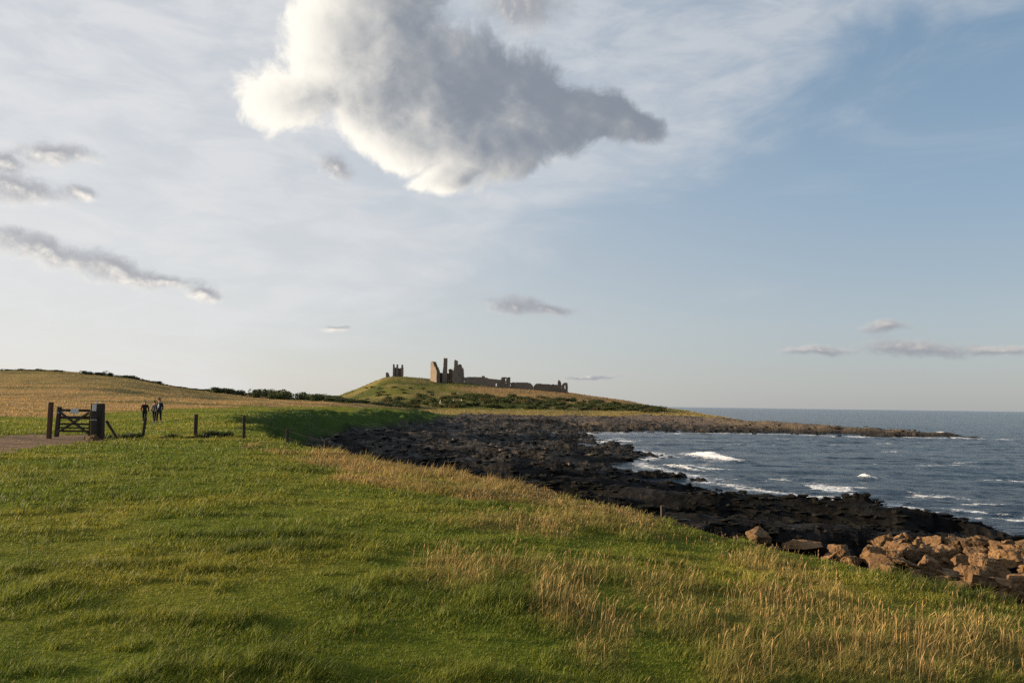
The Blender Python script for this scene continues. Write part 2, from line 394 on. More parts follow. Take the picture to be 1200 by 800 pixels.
# rock
rk = lerp(V3(.016, .0145, .013), V3(.045, .04, .036), sm(.45, .7, fbm(X/7, Y/3, 97, 5)))
rk = lerp(rk, V3(.09, .075, .063), sm(.62, .72, fbm(X/2.2, Y/1.2, 99, 4))*.8)
rk = lerp(rk, V3(.12, .085, .05), sm(-45, -20, DW)*0)
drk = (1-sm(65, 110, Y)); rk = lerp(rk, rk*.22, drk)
sp = sm(190, 240, np.hypot(X, Y))*(X > 20); rk = lerp(rk, V3(.13, .095, .06)*sm(-5.6, -4.2, Z)[..., None]+V3(.02, .018, .015), sp*.8)
bch = (Y > 290)*(X < 80); rk = lerp(rk, V3(.075, .06, .052), bch*.8)
shore_t = sm(.55, .8, TT)
Ccol = lerp(Ccol, rk, shore_t)
nr, nc = X.shape
idx = np.arange(nr*nc).reshape(nr, nc)
Q = np.stack([idx[:-1, :-1], idx[:-1, 1:], idx[1:, 1:], idx[1:, :-1]], -1).reshape(-1, 4)[:, ::-1]
VV = np.stack([X, Y, Z], -1).reshape(-1, 3); CC = Ccol.reshape(-1, 3)
fx = VV[Q].mean(1)
fT = TT.ravel()[Q].mean(1); fP = pm.ravel()[Q].mean(1); fF = fieldmask(PX, PY, X, Y).ravel()[Q].mean(1); fY = fx[:, 1]
zone = np.zeros(len(Q), int)
zone[(fF > .5) | ((fY > 300) & (fx[:, 0] <= -135)) | ((fY > 390) & (fx[:, 0] < -160))] = 1
zone[(fY > 385) & (fx[:, 0] > -135) & (fY < 1100)] = 2
zone[fP > .5] = 3
zone[fT > .72] = 4
def sub(name, mask, mat, **kw):
    f = Q[mask]; u, inv = np.unique(f, return_inverse=True)
    me = npmesh(name, VV[u], [inv.reshape(-1, 4)], CC[u], True)
    return link(name, me, mat, kind='structure', **kw)
# drop the parts of the foreshore far below the water
keep = VV[Q][:, :, 2].max(1) > -8.2
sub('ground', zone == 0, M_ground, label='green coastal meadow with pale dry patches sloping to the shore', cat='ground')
sub('field', zone == 1, M_field, label='wide straw coloured field rising to the left skyline', cat='field')
sub('hill', zone == 2, M_field, label='grassy hill with a straw coloured shoulder below the ruined castle', cat='hill')
sub('path', zone == 3, M_path, label='bare brown earth path in front of the wooden gate', cat='path')
sub('shore', (zone == 4) & keep, M_shore, label='dark rock platform and ledges along the bay', cat='shore')

# ------------------------------------------------------------------ sea
def mat_sea():
    m, g = newmat('sea_water')
    pos = g.n('ShaderNodeNewGeometry').outputs['Position']
    fo = g.n('ShaderNodeAttribute', attribute_name='foam').outputs['Fac']
    mp = g.n('ShaderNodeMapping', {'Vector': pos, 'Rotation': (0, 0, R(14)), 'Scale': (.7, 1.3, 1)}).outputs[0]
    h = g.m('ADD', g.m('MULTIPLY', g.noise(mp, .35, 5, .6), 1.0), g.m('MULTIPLY', g.noise(mp, 1.7, 5, .65), .35))
    far = g.n('ShaderNodeMapping', {'Vector': pos, 'Scale': (.012, .035, 1)}).outputs[0]
    h2 = g.noise(far, 1.0, 6, .7)
    h = g.m('ADD', h, g.m('MULTIPLY', h2, 3.0))
    b = g.n('ShaderNodeBump', {'Strength': .9, 'Distance': 1.0, 'Height': h})
    patch = g.sstep(g.noise(far, .6, 5, .6), .35, .65)
    water = g.mix(patch, (.005, .015, .032), (.009, .023, .042))
    fn = g.noise(g.n('ShaderNodeMapping', {'Vector': pos, 'Scale': (1, 1.6, 1)}).outputs[0], 1.4, 7, .75)
    ff = g.sstep(g.m('ADD', fo, g.m('MULTIPLY', g.m('SUBTRACT', fn, .5), 1.5)), .42, .72)
    c = g.mix(ff, water, (.78, .79, .8))
    ro = g.m('ADD', .16, g.m('MULTIPLY', ff, .6))
    finish(g, g.n('ShaderNodeBsdfPrincipled', {'Base Color': c, 'Roughness': ro, 'IOR': 1.33, 'Specular IOR Level': .27, 'Normal': b.outputs[0]}))
    return m
th2 = np.concatenate([np.radians(np.arange(-30, -6, 3.0)), np.radians(np.arange(-6, 46, .13)), np.radians(np.arange(46, 140.1, 4.0))])
rr2 = np.concatenate([np.exp(np.arange(math.log(16), math.log(900), .0075)), np.exp(np.linspace(math.log(905), math.log(60000), 160))])
T2, R2 = np.meshgrid(th2, rr2); SX = R2*np.sin(T2); SY = R2*np.cos(T2)
sdw = sdist(water_edge, SX, SY)
near = 1-sm(250, 700, R2)
crest = np.abs(fbm(SX/26+3, SY/7+fbm(SX/30, SY/30, 8, 2)*2, 141, 4)*2-1)
SZ = SEA+near*((fbm(SX/9, SY/3.2, 101, 4)-.5)*.42+(fbm(SX/2.6, SY/1.3, 103, 3)-.5)*.22)+near*(.12-crest)*.35
foam = np.clip(1-np.abs(sdw-1)/np.clip(.05*R2, 2.0, 8), 0, 1)*.62
surf = 1-sm(0, 1, np.abs(sdw-7)/np.clip(.14*R2, 5, 14))
foam = np.maximum(foam, surf*sm(.52, .66, fbm(SX/8, SY/3, 105, 4))*.66)
# breakers: real ridges in the sea with foam tumbling on the near side
breakers = [((810, 532), (868, 541), 1.0, 3.6, 1.0), ((1008, 559), (1024, 561), .55, 1.4, .95), ((1015, 505), (1045, 507), .9, 5, .9), ((955, 498), (985, 500), .8, 6, .8), ((1098, 507), (1118, 509), .7, 4, .7),
            ((1040, 600), (1062, 604), .3, 1.0, .62), ((1060, 597), (1115, 602), .3, 1.0, .6), ((770, 545), (830, 551), .45, 2.4, .7), ((1165, 601), (1200, 604), .25, 1, .55),
            ((985, 580), (1025, 583), .3, 1.0, .58), ((1090, 612), (1200, 632), .3, .9, .55), ((700, 513), (790, 509), .3, 5, .5), ((1000, 510.5), (1130, 512.5), .3, 3, .55)]
for a, b, hgt, wd, fm in breakers:
    A_ = atz(*a, SEA); B_ = atz(*b, SEA)
    d, v, sd = pdist([(*A_, 0.0), ((A_[0]+B_[0])/2, (A_[1]+B_[1])/2+wd*.4, 1.0), (*B_, 0.0)], SX, SY+(fbm(SX/4, SY/4, 107, 3)-.5)*wd*1.2)
    prof = np.exp(-(d/(wd*.6))**2)
    SZ = SZ+hgt*prof*(.35+.65*v)*.8
    foam = np.maximum(foam, fm*np.exp(-(d/wd)**2)*np.where(sd > 0, 1.0, .55)*(.6+.4*np.sqrt(np.clip(v, 0, 1))))
white = sm(.75, .80, fbm(SX/14+50, SY/4, 109, 4))*(1-sm(250, 500, R2))*(R2 > 45); foam = np.maximum(foam, white*.6)
n2r, n2c = SX.shape; id2 = np.arange(n2r*n2c).reshape(n2r, n2c)
Q2 = np.stack([id2[:-1, :-1], id2[:-1, 1:], id2[1:, 1:], id2[1:, :-1]], -1).reshape(-1, 4)[:, ::-1]
ok = sdw.ravel()[Q2].max(1) > -20
u, inv = np.unique(Q2[ok], return_inverse=True)
sme = npmesh('sea', np.stack([SX, SY, SZ], -1).reshape(-1, 3)[u], [inv.reshape(-1, 4)], None, True)
at = sme.attributes.new('foam', 'FLOAT', 'POINT'); at.data.foreach_set('value', np.ascontiguousarray(foam.ravel()[u], np.float32))
link('sea', sme, mat_sea(), kind='structure', label='blue grey sea with white surf in the bay', cat='sea')

# ------------------------------------------------------------------ grass
def blades(name, x, y, z, h, w, col, mat, lean=.45, seed=1, heads=False, label=None, cat=None):
    rg = np.random.default_rng(seed); N = len(x)
    a = rg.uniform(0, 2*np.pi, N); la = rg.normal(R(8), 1.1, N)
    ln = np.abs(rg.normal(lean, .22, N))
    dx, dy = np.cos(a)*w/2, np.sin(a)*w/2
    bx, by = np.cos(la)*ln*h, np.sin(la)*ln*h
    base = np.stack([x, y, z-.01], 1)
    def pt(f, k, s):
        return base+np.stack([bx*f*f+s*dx*k, by*f*f+s*dy*k, h*f*(1-.18*ln*f)], 1)
    c = np.asarray(col)
    if not heads:
        vs = np.stack([pt(0, 1, -1), pt(0, 1, 1), pt(.55, .85, -1), pt(.55, .85, 1), pt(1, 0, 0)], 1).reshape(-1, 3)
        i = np.arange(N)[:, None]*5
        q = i+np.array([[0, 1, 3, 2]]); t = i+np.array([[2, 3, 4]])
        cc = np.repeat(c, 5, 0)
    else:
        vs = np.stack([pt(0, .5, -1), pt(0, .5, 1), pt(.7, .4, -1), pt(.7, .4, 1), pt(.82, 1.5, -1), pt(.82, 1.5, 1), pt(1, 0, 0)], 1).reshape(-1, 3)
        i = np.arange(N)[:, None]*7
        q = np.concatenate([i+np.array([[0, 1, 3, 2]]), i+np.array([[2, 3, 5, 4]])]); t = i+np.array([[4, 5, 6]])
        cc = np.repeat(c, 7, 0)
    return link(name, npmesh(name, vs, [q, t], cc), mat, kind='stuff', label=label, cat=cat)
def sample(N, y0, y1, seed, um=1.0):
    rg = np.random.default_rng(seed)
    u = rg.uniform(-um, um, N); yy = np.exp(rg.uniform(math.log(y0), math.log(y1), N)); xx = u*yy
    z, dl, dw, t = terrain(xx, yy); px, py = proj(xx, yy, z)
    return rg, xx, yy, z, dl, px, py
def grow():
    gx = []; dry = []
    for (N, y0, y1, s) in ((1060000, 2.8, 70, 1), (200000, 70, 640, 2)):
        rg, x, y, z, dl, px, py = sample(N, y0, y1, s)
        w_ = np.clip(.12*np.hypot(x, y), 4, 20)
        ok = (dl < np.where(y > 33, w_*.75, .35)) & (pathmask(px, py, x, y) < .5) & (py > 380) & (py < 1100)
        ok &= ~((y > 385) & (x <= -150))
        x, y, z, dl, px, py = [q[ok] for q in (x, y, z, dl, px, py)]
        n1 = fbm(x/.9, y/.9, 111, 3); n2 = fbm(x/.24, y/.24, 113, 3); tm = tanmask(px, py, x, y)
        fm = fieldmask(px, py, x, y)
        h = (.024+.040*sm(.3, .75, n1)*(.4+1.2*n2)+.045*sm(.62, .8, n2))*rg.uniform(.5, 1.5, len(x))
        h = h*(1+np.clip(tm*1.4, 0, 1.2)*(.35+.65*sm(8, 17, y)))*(1+.5*sm(9, 30, y))
        tall = sm(.70, .82, fbm(x/1.3+20, y/.6, 117, 3))*(y < 40); h = h*(1+tall*.7)
        h = np.where(y > 70, (.10+.10*fm)*rg.uniform(.6, 1.4, len(x)), h); h = np.where(y > 380, .55*rg.uniform(.6, 1.4, len(x)), h)
        h = np.where((dl > .5) & (y > 33) & (y < 380), h*1.5, h)
        w = np.maximum(.0042, .00092*y)*rg.uniform(.7, 1.3, len(x))
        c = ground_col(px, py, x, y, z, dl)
        c = lerp(c, V3(.05, .075, .012), tall*.6)
        c = c*np.where(y[:, None] > 70, rg.uniform(.92, 1.08, (len(x), 1)), rg.uniform(.62, 1.35, (len(x), 1)))
        yel = ((rg.random(len(x)) < .13) & (y < 70))[:, None]; c = np.where(yel, c*np.array([1.6, 1.25, 1.5]), c)
        gx.append([x, y, z, h, w, c])
    a = [np.concatenate(q) for q in zip(*gx)]
    blades('grass', *a, M_grass, lean=.6, label='short green meadow grass covering the land', cat='grass', seed=5)
    # tall dry stalks with seed heads
    rg, x, y, z, dl, px, py = sample(440000, 2.8, 46, 4)
    tm = tanmask(px, py, x, y)
    edge = np.exp(-((dl+.5)/.8)**2)*(y < 33)*.8
    p = np.clip(tm*(.35+.9*sm(.42, .62, fbm(x/.8, y/.8, 121, 3)))+edge*.45+.012, 0, 1)
    ok = (rg.random(len(x)) < p*(.15+.32*sm(8, 17, y))) & (dl < .7) & (pathmask(px, py, x, y) < .5)
    x, y, z, dl, tm, edge = [q[ok] for q in (x, y, z, dl, tm, edge)]
    N = len(x); h = (.13+.19*rg.random(N)**1.5)*(.6+.5*tm)*(1-.42*sm(8, 16, y))
    w = np.maximum(.0026, .0006*y)*rg.uniform(.7, 1.3, N)
    c = lerp(np.tile(V3(.42, .29, .11), (N, 1)), V3(.31, .19, .085), rg.random(N))
    c = lerp(c, V3(.16, .10, .065), edge*.7)*rg.uniform(.7, 1.25, (N, 1))
    blades('dry_grass', x, y, z, h, w, c, M_dry, heads=True, lean=.3, seed=6, label='tall straw coloured seeding grass in patches on the meadow', cat='dry grass')
    # dark weeds along the fence line
    N = 5200; px = rg.uniform(112, 266, N); py = 513.5+np.abs(rg.normal(0, 2.0, N))*-1+rg.uniform(-1, 1.5, N)+(px-112)*.012
    # ground the weeds where the fence line runs
    X0, Y0 = (-17.2, 31.9); X1, Y1 = (-12.6, 34.4)
    t = (px-112)/154; wx = X0+(X1-X0)*t+rg.normal(0, .12, N); wy = Y0+(Y1-Y0)*t+rg.normal(0, .3, N)
    wz = terrain(wx, wy)[0]; dens = fbm(wx/.7, wy/.7, 131, 3)
    ok = dens > .4; wx, wy, wz, dens = wx[ok], wy[ok], wz[ok], dens[ok]; N = len(wx)
    c = np.tile(V3(.035, .045, .015), (N, 1))*rg.uniform(.5, 1.6, (N, 1))
    blades('weeds', wx, wy, wz, (.06+.28*sm(.4, .75, dens))*rg.uniform(.6, 1.2, N), np.full(N, .035), c, M_grass, seed=9, label='dark rank weeds along the foot of the post fence', cat='weeds')
grow()

# ------------------------------------------------------------------ rocks
def hull_rock(bm, n, sx, sy, sz, rg, bevel=True, detail=0):
    vs = []
    for i in range(n):
        p = Vector((rg.uniform(-1, 1), rg.uniform(-1, 1), rg.uniform(-1, 1)))
        m = max(abs(p.x), abs(p.y), abs(p.z)); p = p/m*rg.uniform(.84, 1)
        if detail == 0 and rg.random() < .4: p = p.normalized()*1.05
        vs.append(bm.verts.new((p.x*sx/2, p.y*sy/2, p.z*sz/2)))
    r = bmesh.ops.convex_hull(bm, input=vs)
    junk = [e for e in r['geom_interior']+r['geom_unused'] if isinstance(e, bmesh.types.BMVert)]
    if junk: bmesh.ops.delete(bm, geom=list(set(junk)), context='VERTS')
    if detail:
        bmesh.ops.dissolve_limit(bm, angle_limit=R(14), verts=bm.verts[:], edges=bm.edges[:])
        bmesh.ops.bevel(bm, geom=bm.edges[:], offset=min(sx, sy, sz)*.028, segments=1, affect='EDGES', profile=.6, clamp_overlap=True)
        bmesh.ops.triangulate(bm, faces=bm.faces[:])
        for k in range(detail):
            long = [e for e in bm.edges if e.calc_length() > max(sx, sy, sz)*.09]
            bmesh.ops.subdivide_edges(bm, edges=long, cuts=1)
            bmesh.ops.triangulate(bm, faces=bm.faces[:])
        bm.normal_update(); o = Vector((rg.uniform(-50, 50), rg.uniform(-50, 50), rg.uniform(-50, 50)))
        s = (sx*sy*sz)**(1/3)
        for v in bm.verts:
            q = v.co/s
            v.co += v.normal*s*(.05*(mnoise.fractal(q*3.4+o, .7, 2.0, 6))-.06*abs(mnoise.noise(q*7+o)))
rgb = random.Random(5)
def boulder(loc, sx, sy, sz, label, group, mat=None, name='boulder', rot=None, sink=.22, cat='boulder', n=13):
    bm = bmesh.new(); hull_rock(bm, n, sx, sy, sz, rgb, detail=3)
    o = link(name, bm_mesh(name, bm), mat or M_boulder, label=label, cat=cat, group=group)
    o.location = (loc[0], loc[1], loc[2]+sz/2-sz*sink)
    o.rotation_euler = rot or (rgb.uniform(-.25, .25), rgb.uniform(-.25, .25), rgb.uniform(-.5, .5)); return o
named = [  # px, py of the base, width px, height px, label
    (887, 641, 24, 15, 'rounded brown boulder, first of the line below the grass edge', None),
    (911, 647, 20, 14, 'brown block boulder beside the long flat slab', None),
    (941, 650, 42, 9, 'long flat brown slab lying below the grass edge', 'slab'),
    (970, 657, 15, 11, 'small pale brown rock leaning against the pointed boulder', None),
    (986, 655, 24, 22, 'pointed boulder tilting up beside the small pale rock', 'tilt'),
    (997, 662, 22, 12, 'low brown boulder between the pointed boulder and the pile', None)]
def place_b(px, py, Yd, w, h, label, group, form=None):
    pt = hit(px, py, 14, 60) or P(px, py, 28)
    if pt.y < 18: pt = P(px, py, 26); pt.z = H(pt.x, pt.y)
    m = pt.y/F
    rot = None
    if form == 'tilt': rot = (.15, -.75, .3)
    if form == 'slab': rot = (.02, .03, -.05)
    return boulder(pt, w*m*1.15, w*m*rgb.uniform(.8, 1.1) if form != 'slab' else w*m*.7, h*m*1.25, label, group, rot=rot)
for px, py, w, h, lb, form in named: place_b(px, py, 26, w, h, lb, 'boulders below the grass edge', form)
rows = [(637, 1036, 13, 11), (642, 1026, 16, 13), (648, 1014, 20, 17), (656, 1016, 22, 20), (665, 1012, 24, 22), (674, 1020, 25, 22), (683, 1032, 24, 20), (691, 1070, 24, 18), (699, 1105, 22, 14)]
piles = {0: 'small sunlit brown boulder along the top of the pile beside the sea', 1: 'large blocky brown boulder in the heart of the tumbled pile', 2: 'low brown boulder at the grass side foot of the pile'}
for k, (py, x0, w, h) in enumerate(rows):
    px = x0
    while px < 1300:
        ww = w*rgb.uniform(.75, 1.45); hh = h*rgb.uniform(.75, 1.25)
        kind = 0 if k < 2 else (1 if k < 6 else 2)
        slope = (px-1020)*.045
        place_b(px+ww/2, py+slope+rgb.uniform(-3, 3), 26, ww, hh, piles[kind], ['boulders topping the pile', 'boulders inside the pile', 'boulders at the foot of the pile'][kind])
        px += ww*rgb.uniform(.72, .98)
# small stones along the brow
for k in range(46):
    px = rgb.uniform(800, 1190); ed = np.interp(px, [800, 900, 1000, 1100, 1200], [608, 642, 668, 692, 712])
    Yd = np.interp(px, [800, 900, 1000, 1100, 1200], [15.2, 13.6, 12.6, 11.7, 11])+rgb.uniform(0, 2.0)
    x, y = XY(px, Yd); s = rgb.uniform(.12, .34)
    boulder((x, y, H(x, y)), s*1.3, s, s*.8, 'small weathered stone along the brown bank between meadow and boulders', 'stones along the bank', M_stone if k % 3 else M_boulder, 'stone', cat='stone', n=10)
# countless dark shore rocks: one object
def shore_rocks():
    rg = np.random.default_rng(3); r2 = random.Random(9); protos = []
    for i in range(14):
        bm = bmesh.new(); hull_rock(bm, 18, 1, r2.uniform(.5, .9), r2.uniform(.4, .75) if i < 6 else r2.uniform(.16, .34), r2)
        bmesh.ops.triangulate(bm, faces=bm.faces[:]); bm.verts.index_update()
        protos.append((np.array([v.co[:] for v in bm.verts]), np.array([[v.index for v in f.verts] for f in bm.faces]))); bm.free()
    N = 46000; u = rg.uniform(-.5, .72, N); yy = np.exp(rg.uniform(math.log(20), math.log(420), N)); xx = u*yy
    z, dl, dw, t = terrain(xx, yy)
    ok = (t > .8) & (dw < 2.5) & (fbm(xx/5, yy/3, 151, 3) > .40)
    ok &= ~((yy < 36) & (xx > 9.5) & (xx < 27) & (rg.random(N) < .4))
    xx, yy, z, dw = xx[ok], yy[ok], z[ok], dw[ok]
    V = []; Fc = []; C = []; o = 0
    for i in range(len(xx)):
        v, f = protos[i % 14]
        s = (.14+.55*rg.random()**2.6)*min(max((yy[i]/55)**.5, .6), 1.7); slab = (i % 14) >= 6; a = rg.normal(.1, .35) if slab else rg.uniform(0, 6.28); s = s*(1.5 if slab else 1.0)
        ca, sa = math.cos(a), math.sin(a)
        w = v*s; w = np.stack([w[:, 0]*ca-w[:, 1]*sa, w[:, 0]*sa+w[:, 1]*ca, w[:, 2]*rg.uniform(.6, 1)], 1)+[xx[i], yy[i], z[i]+s*.08]
        V.append(w); Fc.append(f+o); o += len(v)
        k = rg.random()
        b = np.array([.015, .013, .011]) if k < .6 else (np.array([.04, .035, .03]) if k < .95 else np.array([.13, .105, .085]))
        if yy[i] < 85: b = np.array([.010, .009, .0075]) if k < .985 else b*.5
        C.append(np.tile(b*rg.uniform(.6, 1.4), (len(v), 1)))
    return link('shore_rocks', npmesh('shore_rocks', np.concatenate(V), [np.concatenate(Fc)], np.concatenate(C)), M_shore, kind='stuff', label='countless dark seaweed covered rocks strewn over the foreshore', cat='rocks')
shore_rocks()

# ------------------------------------------------------------------ bushes
def bush_mesh(i, tone):
    rg = np.random.default_rng(200+i); N = 650
    lob = rg.uniform(-.55, .55, (6, 3)); lob[:, 2] = rg.uniform(.15, .6, 6); rad = rg.uniform(.28, .5, 6)
    k = rg.integers(0, 6, N); d = rg.normal(size=(N, 3)); d /= np.linalg.norm(d, axis=1)[:, None]
    p = lob[k]+d*(rad[k]*rg.uniform(.55, 1.05, N)**.5)[:, None]; p[:, 2] = np.abs(p[:, 2])
    a = rg.normal(size=(N, 3)); a /= np.linalg.norm(a, axis=1)[:, None]
    b = np.cross(a, rg.normal(size=(N, 3))); b /= np.linalg.norm(b, axis=1)[:, None]
    s = rg.uniform(.05, .11, N)[:, None]
    vs = np.stack([p-a*s, p+b*s*.6, p+a*s, p-b*s*.6], 1).reshape(-1, 3); q = np.arange(4*N).reshape(-1, 4)
    c = np.repeat(np.array(tone)*rg.uniform(.5, 1.6, (N, 1)), 4, 0)
    # stems
    st = []; sq = []
    for j in range(7):
        e = lob[j % 6]; w = .02; o = 4*N+len(st)
        st += [(-w, 0, -.15), (w, 0, -.15), (e[0]+w, e[1], e[2]), (e[0]-w, e[1], e[2])]; sq.append([o, o+1, o+2, o+3])
    vs = np.concatenate([vs, np.array(st)]); q = np.concatenate([q, np.array(sq)]); c = np.concatenate([c, np.tile([.05, .035, .02], (len(st), 1))])
    me = npmesh('bush', vs, [q], c); me.materials.append(M_leaf); return me
bm_dark = [bush_mesh(i, (.05, .064, .019)) for i in range(5)]
bm_gorse = [bush_mesh(i+10, (.055, .068, .018)) for i in range(5)]
bm_brown = [bush_mesh(i+20, (.1, .075, .03)) for i in range(2)]
rgv = random.Random(21)
def bush(pt, w, h, lib, label, group, name='bush', cat='bush'):
    o = bpy.data.objects.new(name, rgv.choice(lib)); COL.objects.link(o)
    o.location = pt; o.rotation_euler.z = rgv.uniform(0, 6.28); s = w*rgv.uniform(.8, 1.25)/1.6
    o.scale = (s, s, h*rgv.uniform(.8, 1.25)); tag(o, label, cat, group)
def top_pt(px, Yd):
    x, y = XY(px, Yd); return Vector((x, y, H(x, y)-.15))
px = 4
while px < 78: bush(top_pt(px, 305), 3.4, .8+.3*math.sin(px*.3), bm_dark, 'low dark bush in the hedge at the far left of the skyline', 'hedge on the left skyline'); px += rgv.uniform(4, 7)
px = 98
while px < 262:
    bush(top_pt(px, 307-abs(px-180)*.03), 3.8, 1.0+.3*math.sin(px*.21)+(.5 if px < 130 else 0), bm_dark, 'dark bush in the long hedge running down the field crest', 'hedge along the field crest'); px += rgv.uniform(4, 6.5)
for k in range(9): bush(top_pt(rgv.uniform(255, 284), rgv.uniform(296, 304)), 4.4, 2.4, bm_dark, 'dark round bush in the clump at the low end of the hedge', 'bush clump where the hedge ends')
for k in range(62):
    px = rgv.uniform(289, 415); hh = np.interp(px, [288, 305, 330, 360, 400, 416], [1.2, 3.4, 3.8, 3.0, 2.2, 1.2])
    bush(top_pt(px, rgv.uniform(285, 330)), 5.0, hh, bm_dark, 'dark green bush in the thicket between straw field and castle hill', 'thicket left of the castle hill')
for k in range(34):
    px = rgv.uniform(405, 486); bush(top_pt(px, np.interp(px, [405, 486], [340, 375])+rgv.uniform(-6, 12)), 5, 1.7, bm_dark, 'dark bush in the low strip running to the foot of the castle hill', 'bush strip at the hill foot')
gorse_top = ([440, 500, 530, 560, 620, 680, 740, 780], [471, 463, 461.5, 462, 465, 469, 474, 480]); gorse_bot = ([440, 500, 560, 620, 680, 740, 780], [478, 477.5, 478, 479, 480.5, 482, 483.5])
for k in range(290):
    px = 440+340*rgv.random(); a = np.interp(px, *gorse_top); b = np.interp(px, *gorse_bot); py = a+(b-a)*rgv.random()
    pt = hit(px, py, 380, 700)
    if pt is None: continue
    if mnoise.noise(Vector((px/18, py/4, 0))) < -.42: continue
    bush(pt, 5.4, 1.9, bm_gorse if rgv.random() < .88 else bm_brown, 'gorse bush in the thicket across the slope below the castle', 'gorse below the castle', 'gorse_bush', 'gorse')
for k in range(22):
    pt = hit(rgv.uniform(425, 512), rgv.uniform(452, 470), 380, 700)
    if pt is not None: bush(pt, 4.5, 1.2, bm_gorse, 'scrubby gorse patch on the steep left flank of the castle hill', 'scrub on the hill flank', 'gorse_bush', 'gorse')
for (px, py) in ((516, 473), (532, 472.5), (541, 471.5)):
    pt = hit(px, py, 380, 700)
    boulder(pt, 1.0, .9, 2.6, 'pale upright stone among the gorse below the castle', 'pale stones in the gorse', M_lichen, 'standing_stone', rot=(0, .08, .2), sink=.05, cat='stone')

# ------------------------------------------------------------------ castle
YC = 600.0; MPP = YC/F
def cells(name, poly, Yd, thick, mat, parent=None, holes=(), yaw=0.0, stretch=1.0, cell=.36, rag=.5, bend=None, seed=0, base=2.5, tagged=None):
    """upright ruined wall: silhouette polygon (photo pixels at distance Yd) cut into small courses"""
    rg = np.random.default_rng(300+seed)
    c0 = poly[0]; m = Yd/F
    xs = [p[0] for p in poly]; ys = [p[1] for p in poly]; cx = (min(xs)+max(xs))/2
    zr = P(cx, max(ys), Yd).z; o0 = P(cx, max(ys), Yd)
    W = (max(xs)-min(xs))*m; Hh = (max(ys)-min(ys))*m
    W *= stretch; nx = max(3, int(round(W/cell))); nz = max(3, int(round(Hh/cell))); dx = W/nx; dz = Hh/nz
    sx = (np.arange(nx)+.5)*dx; sz = (np.arange(nz)+.5)*dz
    GX, GZ = np.meshgrid(sx, sz)
    ppx = min(xs)+GX/m/stretch+(fbm(GX/.9, GZ/.9, seed+7, 2)-.5)*rag*2; ppy = max(ys)-GZ/m+(fbm(GX/.8+5, GZ/1.5, seed+9, 2)-.5)*rag*2*np.clip(GZ/1.0, 0, 1)
    mask = inpoly(ppx, ppy, [(a, b+(.9 if b >= max(ys)-.05 else 0)) for a, b in poly])
    for hp in holes: mask &= ~inpoly(min(xs)+GX/m, max(ys)-GZ/m, hp)
    vid = {}; V = []; Fc = []
    def vert(i, j, k):
        key = (i, j, k)
        if key not in vid:
            s = i*dx-W/2; z = j*dz
            jr = [mnoise.noise(Vector((i*.9+seed, j*.9, k*3+q*11)))*cell*.35 for q in range(3)]
            if j == 0: z -= base
            vid[key] = len(V); d = k*thick
            if bend: x_, y_ = bend(s, d)
            else: x_, y_ = s, d
            V.append((x_+jr[0], y_+jr[1], z+jr[2]))
        return vid[key]
    for j in range(nz):
        for i in range(nx):
            if not mask[j, i]: continue
            a, b, c, d = (i, j), (i+1, j), (i+1, j+1), (i, j+1)
            Fc.append([vert(*a, 0), vert(*b, 0), vert(*c, 0), vert(*d, 0)]); Fc.append([vert(*b, 1), vert(*a, 1), vert(*d, 1), vert(*c, 1)])
            for (di, dj, p, q) in ((-1, 0, d, a), (1, 0, b, c), (0, 1, c, d), (0, -1, a, b)):
                ii, jj = i+di, j+dj
                if not (0 <= ii < nx and 0 <= jj < nz and mask[jj, ii]):
                    Fc.append([vert(*p, 0), vert(*p, 1), vert(*q, 1), vert(*q, 0)])
    me = npmesh(name, np.array(V), [np.array(Fc)])
    o = link(name, me, mat, parent)
    loc = Vector((o0.x, Yd, o0.z))
    o.location = loc-(Vector(parent.location) if parent is not None else Vector((0, 0, 0)))
    o.rotation_euler.z = yaw
    if tagged: tag(o, *tagged)
    return o
def empty(name, loc, label, cat, group=None):
    return link(name, None, None, None, label, cat, group, loc=loc)
def drum(rad, flip=1):
    # bend a flat wall round a D-shaped tower front
    def f(s, d):
        a = s/rad; r = rad-d; return (r*math.sin(a), rad-r*math.cos(a))
    return f
SK = R(10)   # the south front is turned a little away from the low sun
gh = empty('castle_gatehouse', P(523, 448.5, YC), 'great ruined gatehouse with broken stone towers on the hilltop', 'castle')
cells('tower', [(503, 448.5), (503.2, 424.5), (504, 423.2), (506.5, 423.6), (508, 428), (510.5, 431), (512.3, 434.5), (512.6, 449)], YC-4, 3.0, M_castle, gh, yaw=R(-52), stretch=1.45, seed=1)
gh.children[0]['label'] = 'left gatehouse tower with its side glowing in the low sun'
cells('tower', [(518.3, 448.5), (518.6, 435), (519.3, 433), (519.4, 421), (520, 419), (521, 419.8), (522, 419.2), (523.8, 419.6), (523.9, 448.6)], YC-3, 3.2, M_castle, gh, yaw=SK, seed=2)
gh.children[1]['label'] = 'tallest slender gatehouse turret'
cells('wall', [(511.8, 448.6), (511.8, 436.5), (514, 436), (517, 436.3), (519.4, 437), (519.4, 448.6)], YC, 2.0, M_castle, gh, yaw=SK, seed=3, holes=[[(518.2, 444), (519, 444), (519, 446.5), (518.2, 446.5)]])
cells('wall', [(523, 448.6), (523.4, 437.5), (525.5, 437), (525.6, 433.5), (527, 432), (529, 432.5), (530.4, 433), (530.6, 448.8)], YC+1.5, 2.0, M_castle, gh, yaw=SK, seed=4, holes=[[(525.4, 450), (525.4, 445), (526.2, 443.7), (527.6, 443.7), (528.2, 445), (528.2, 450)]])
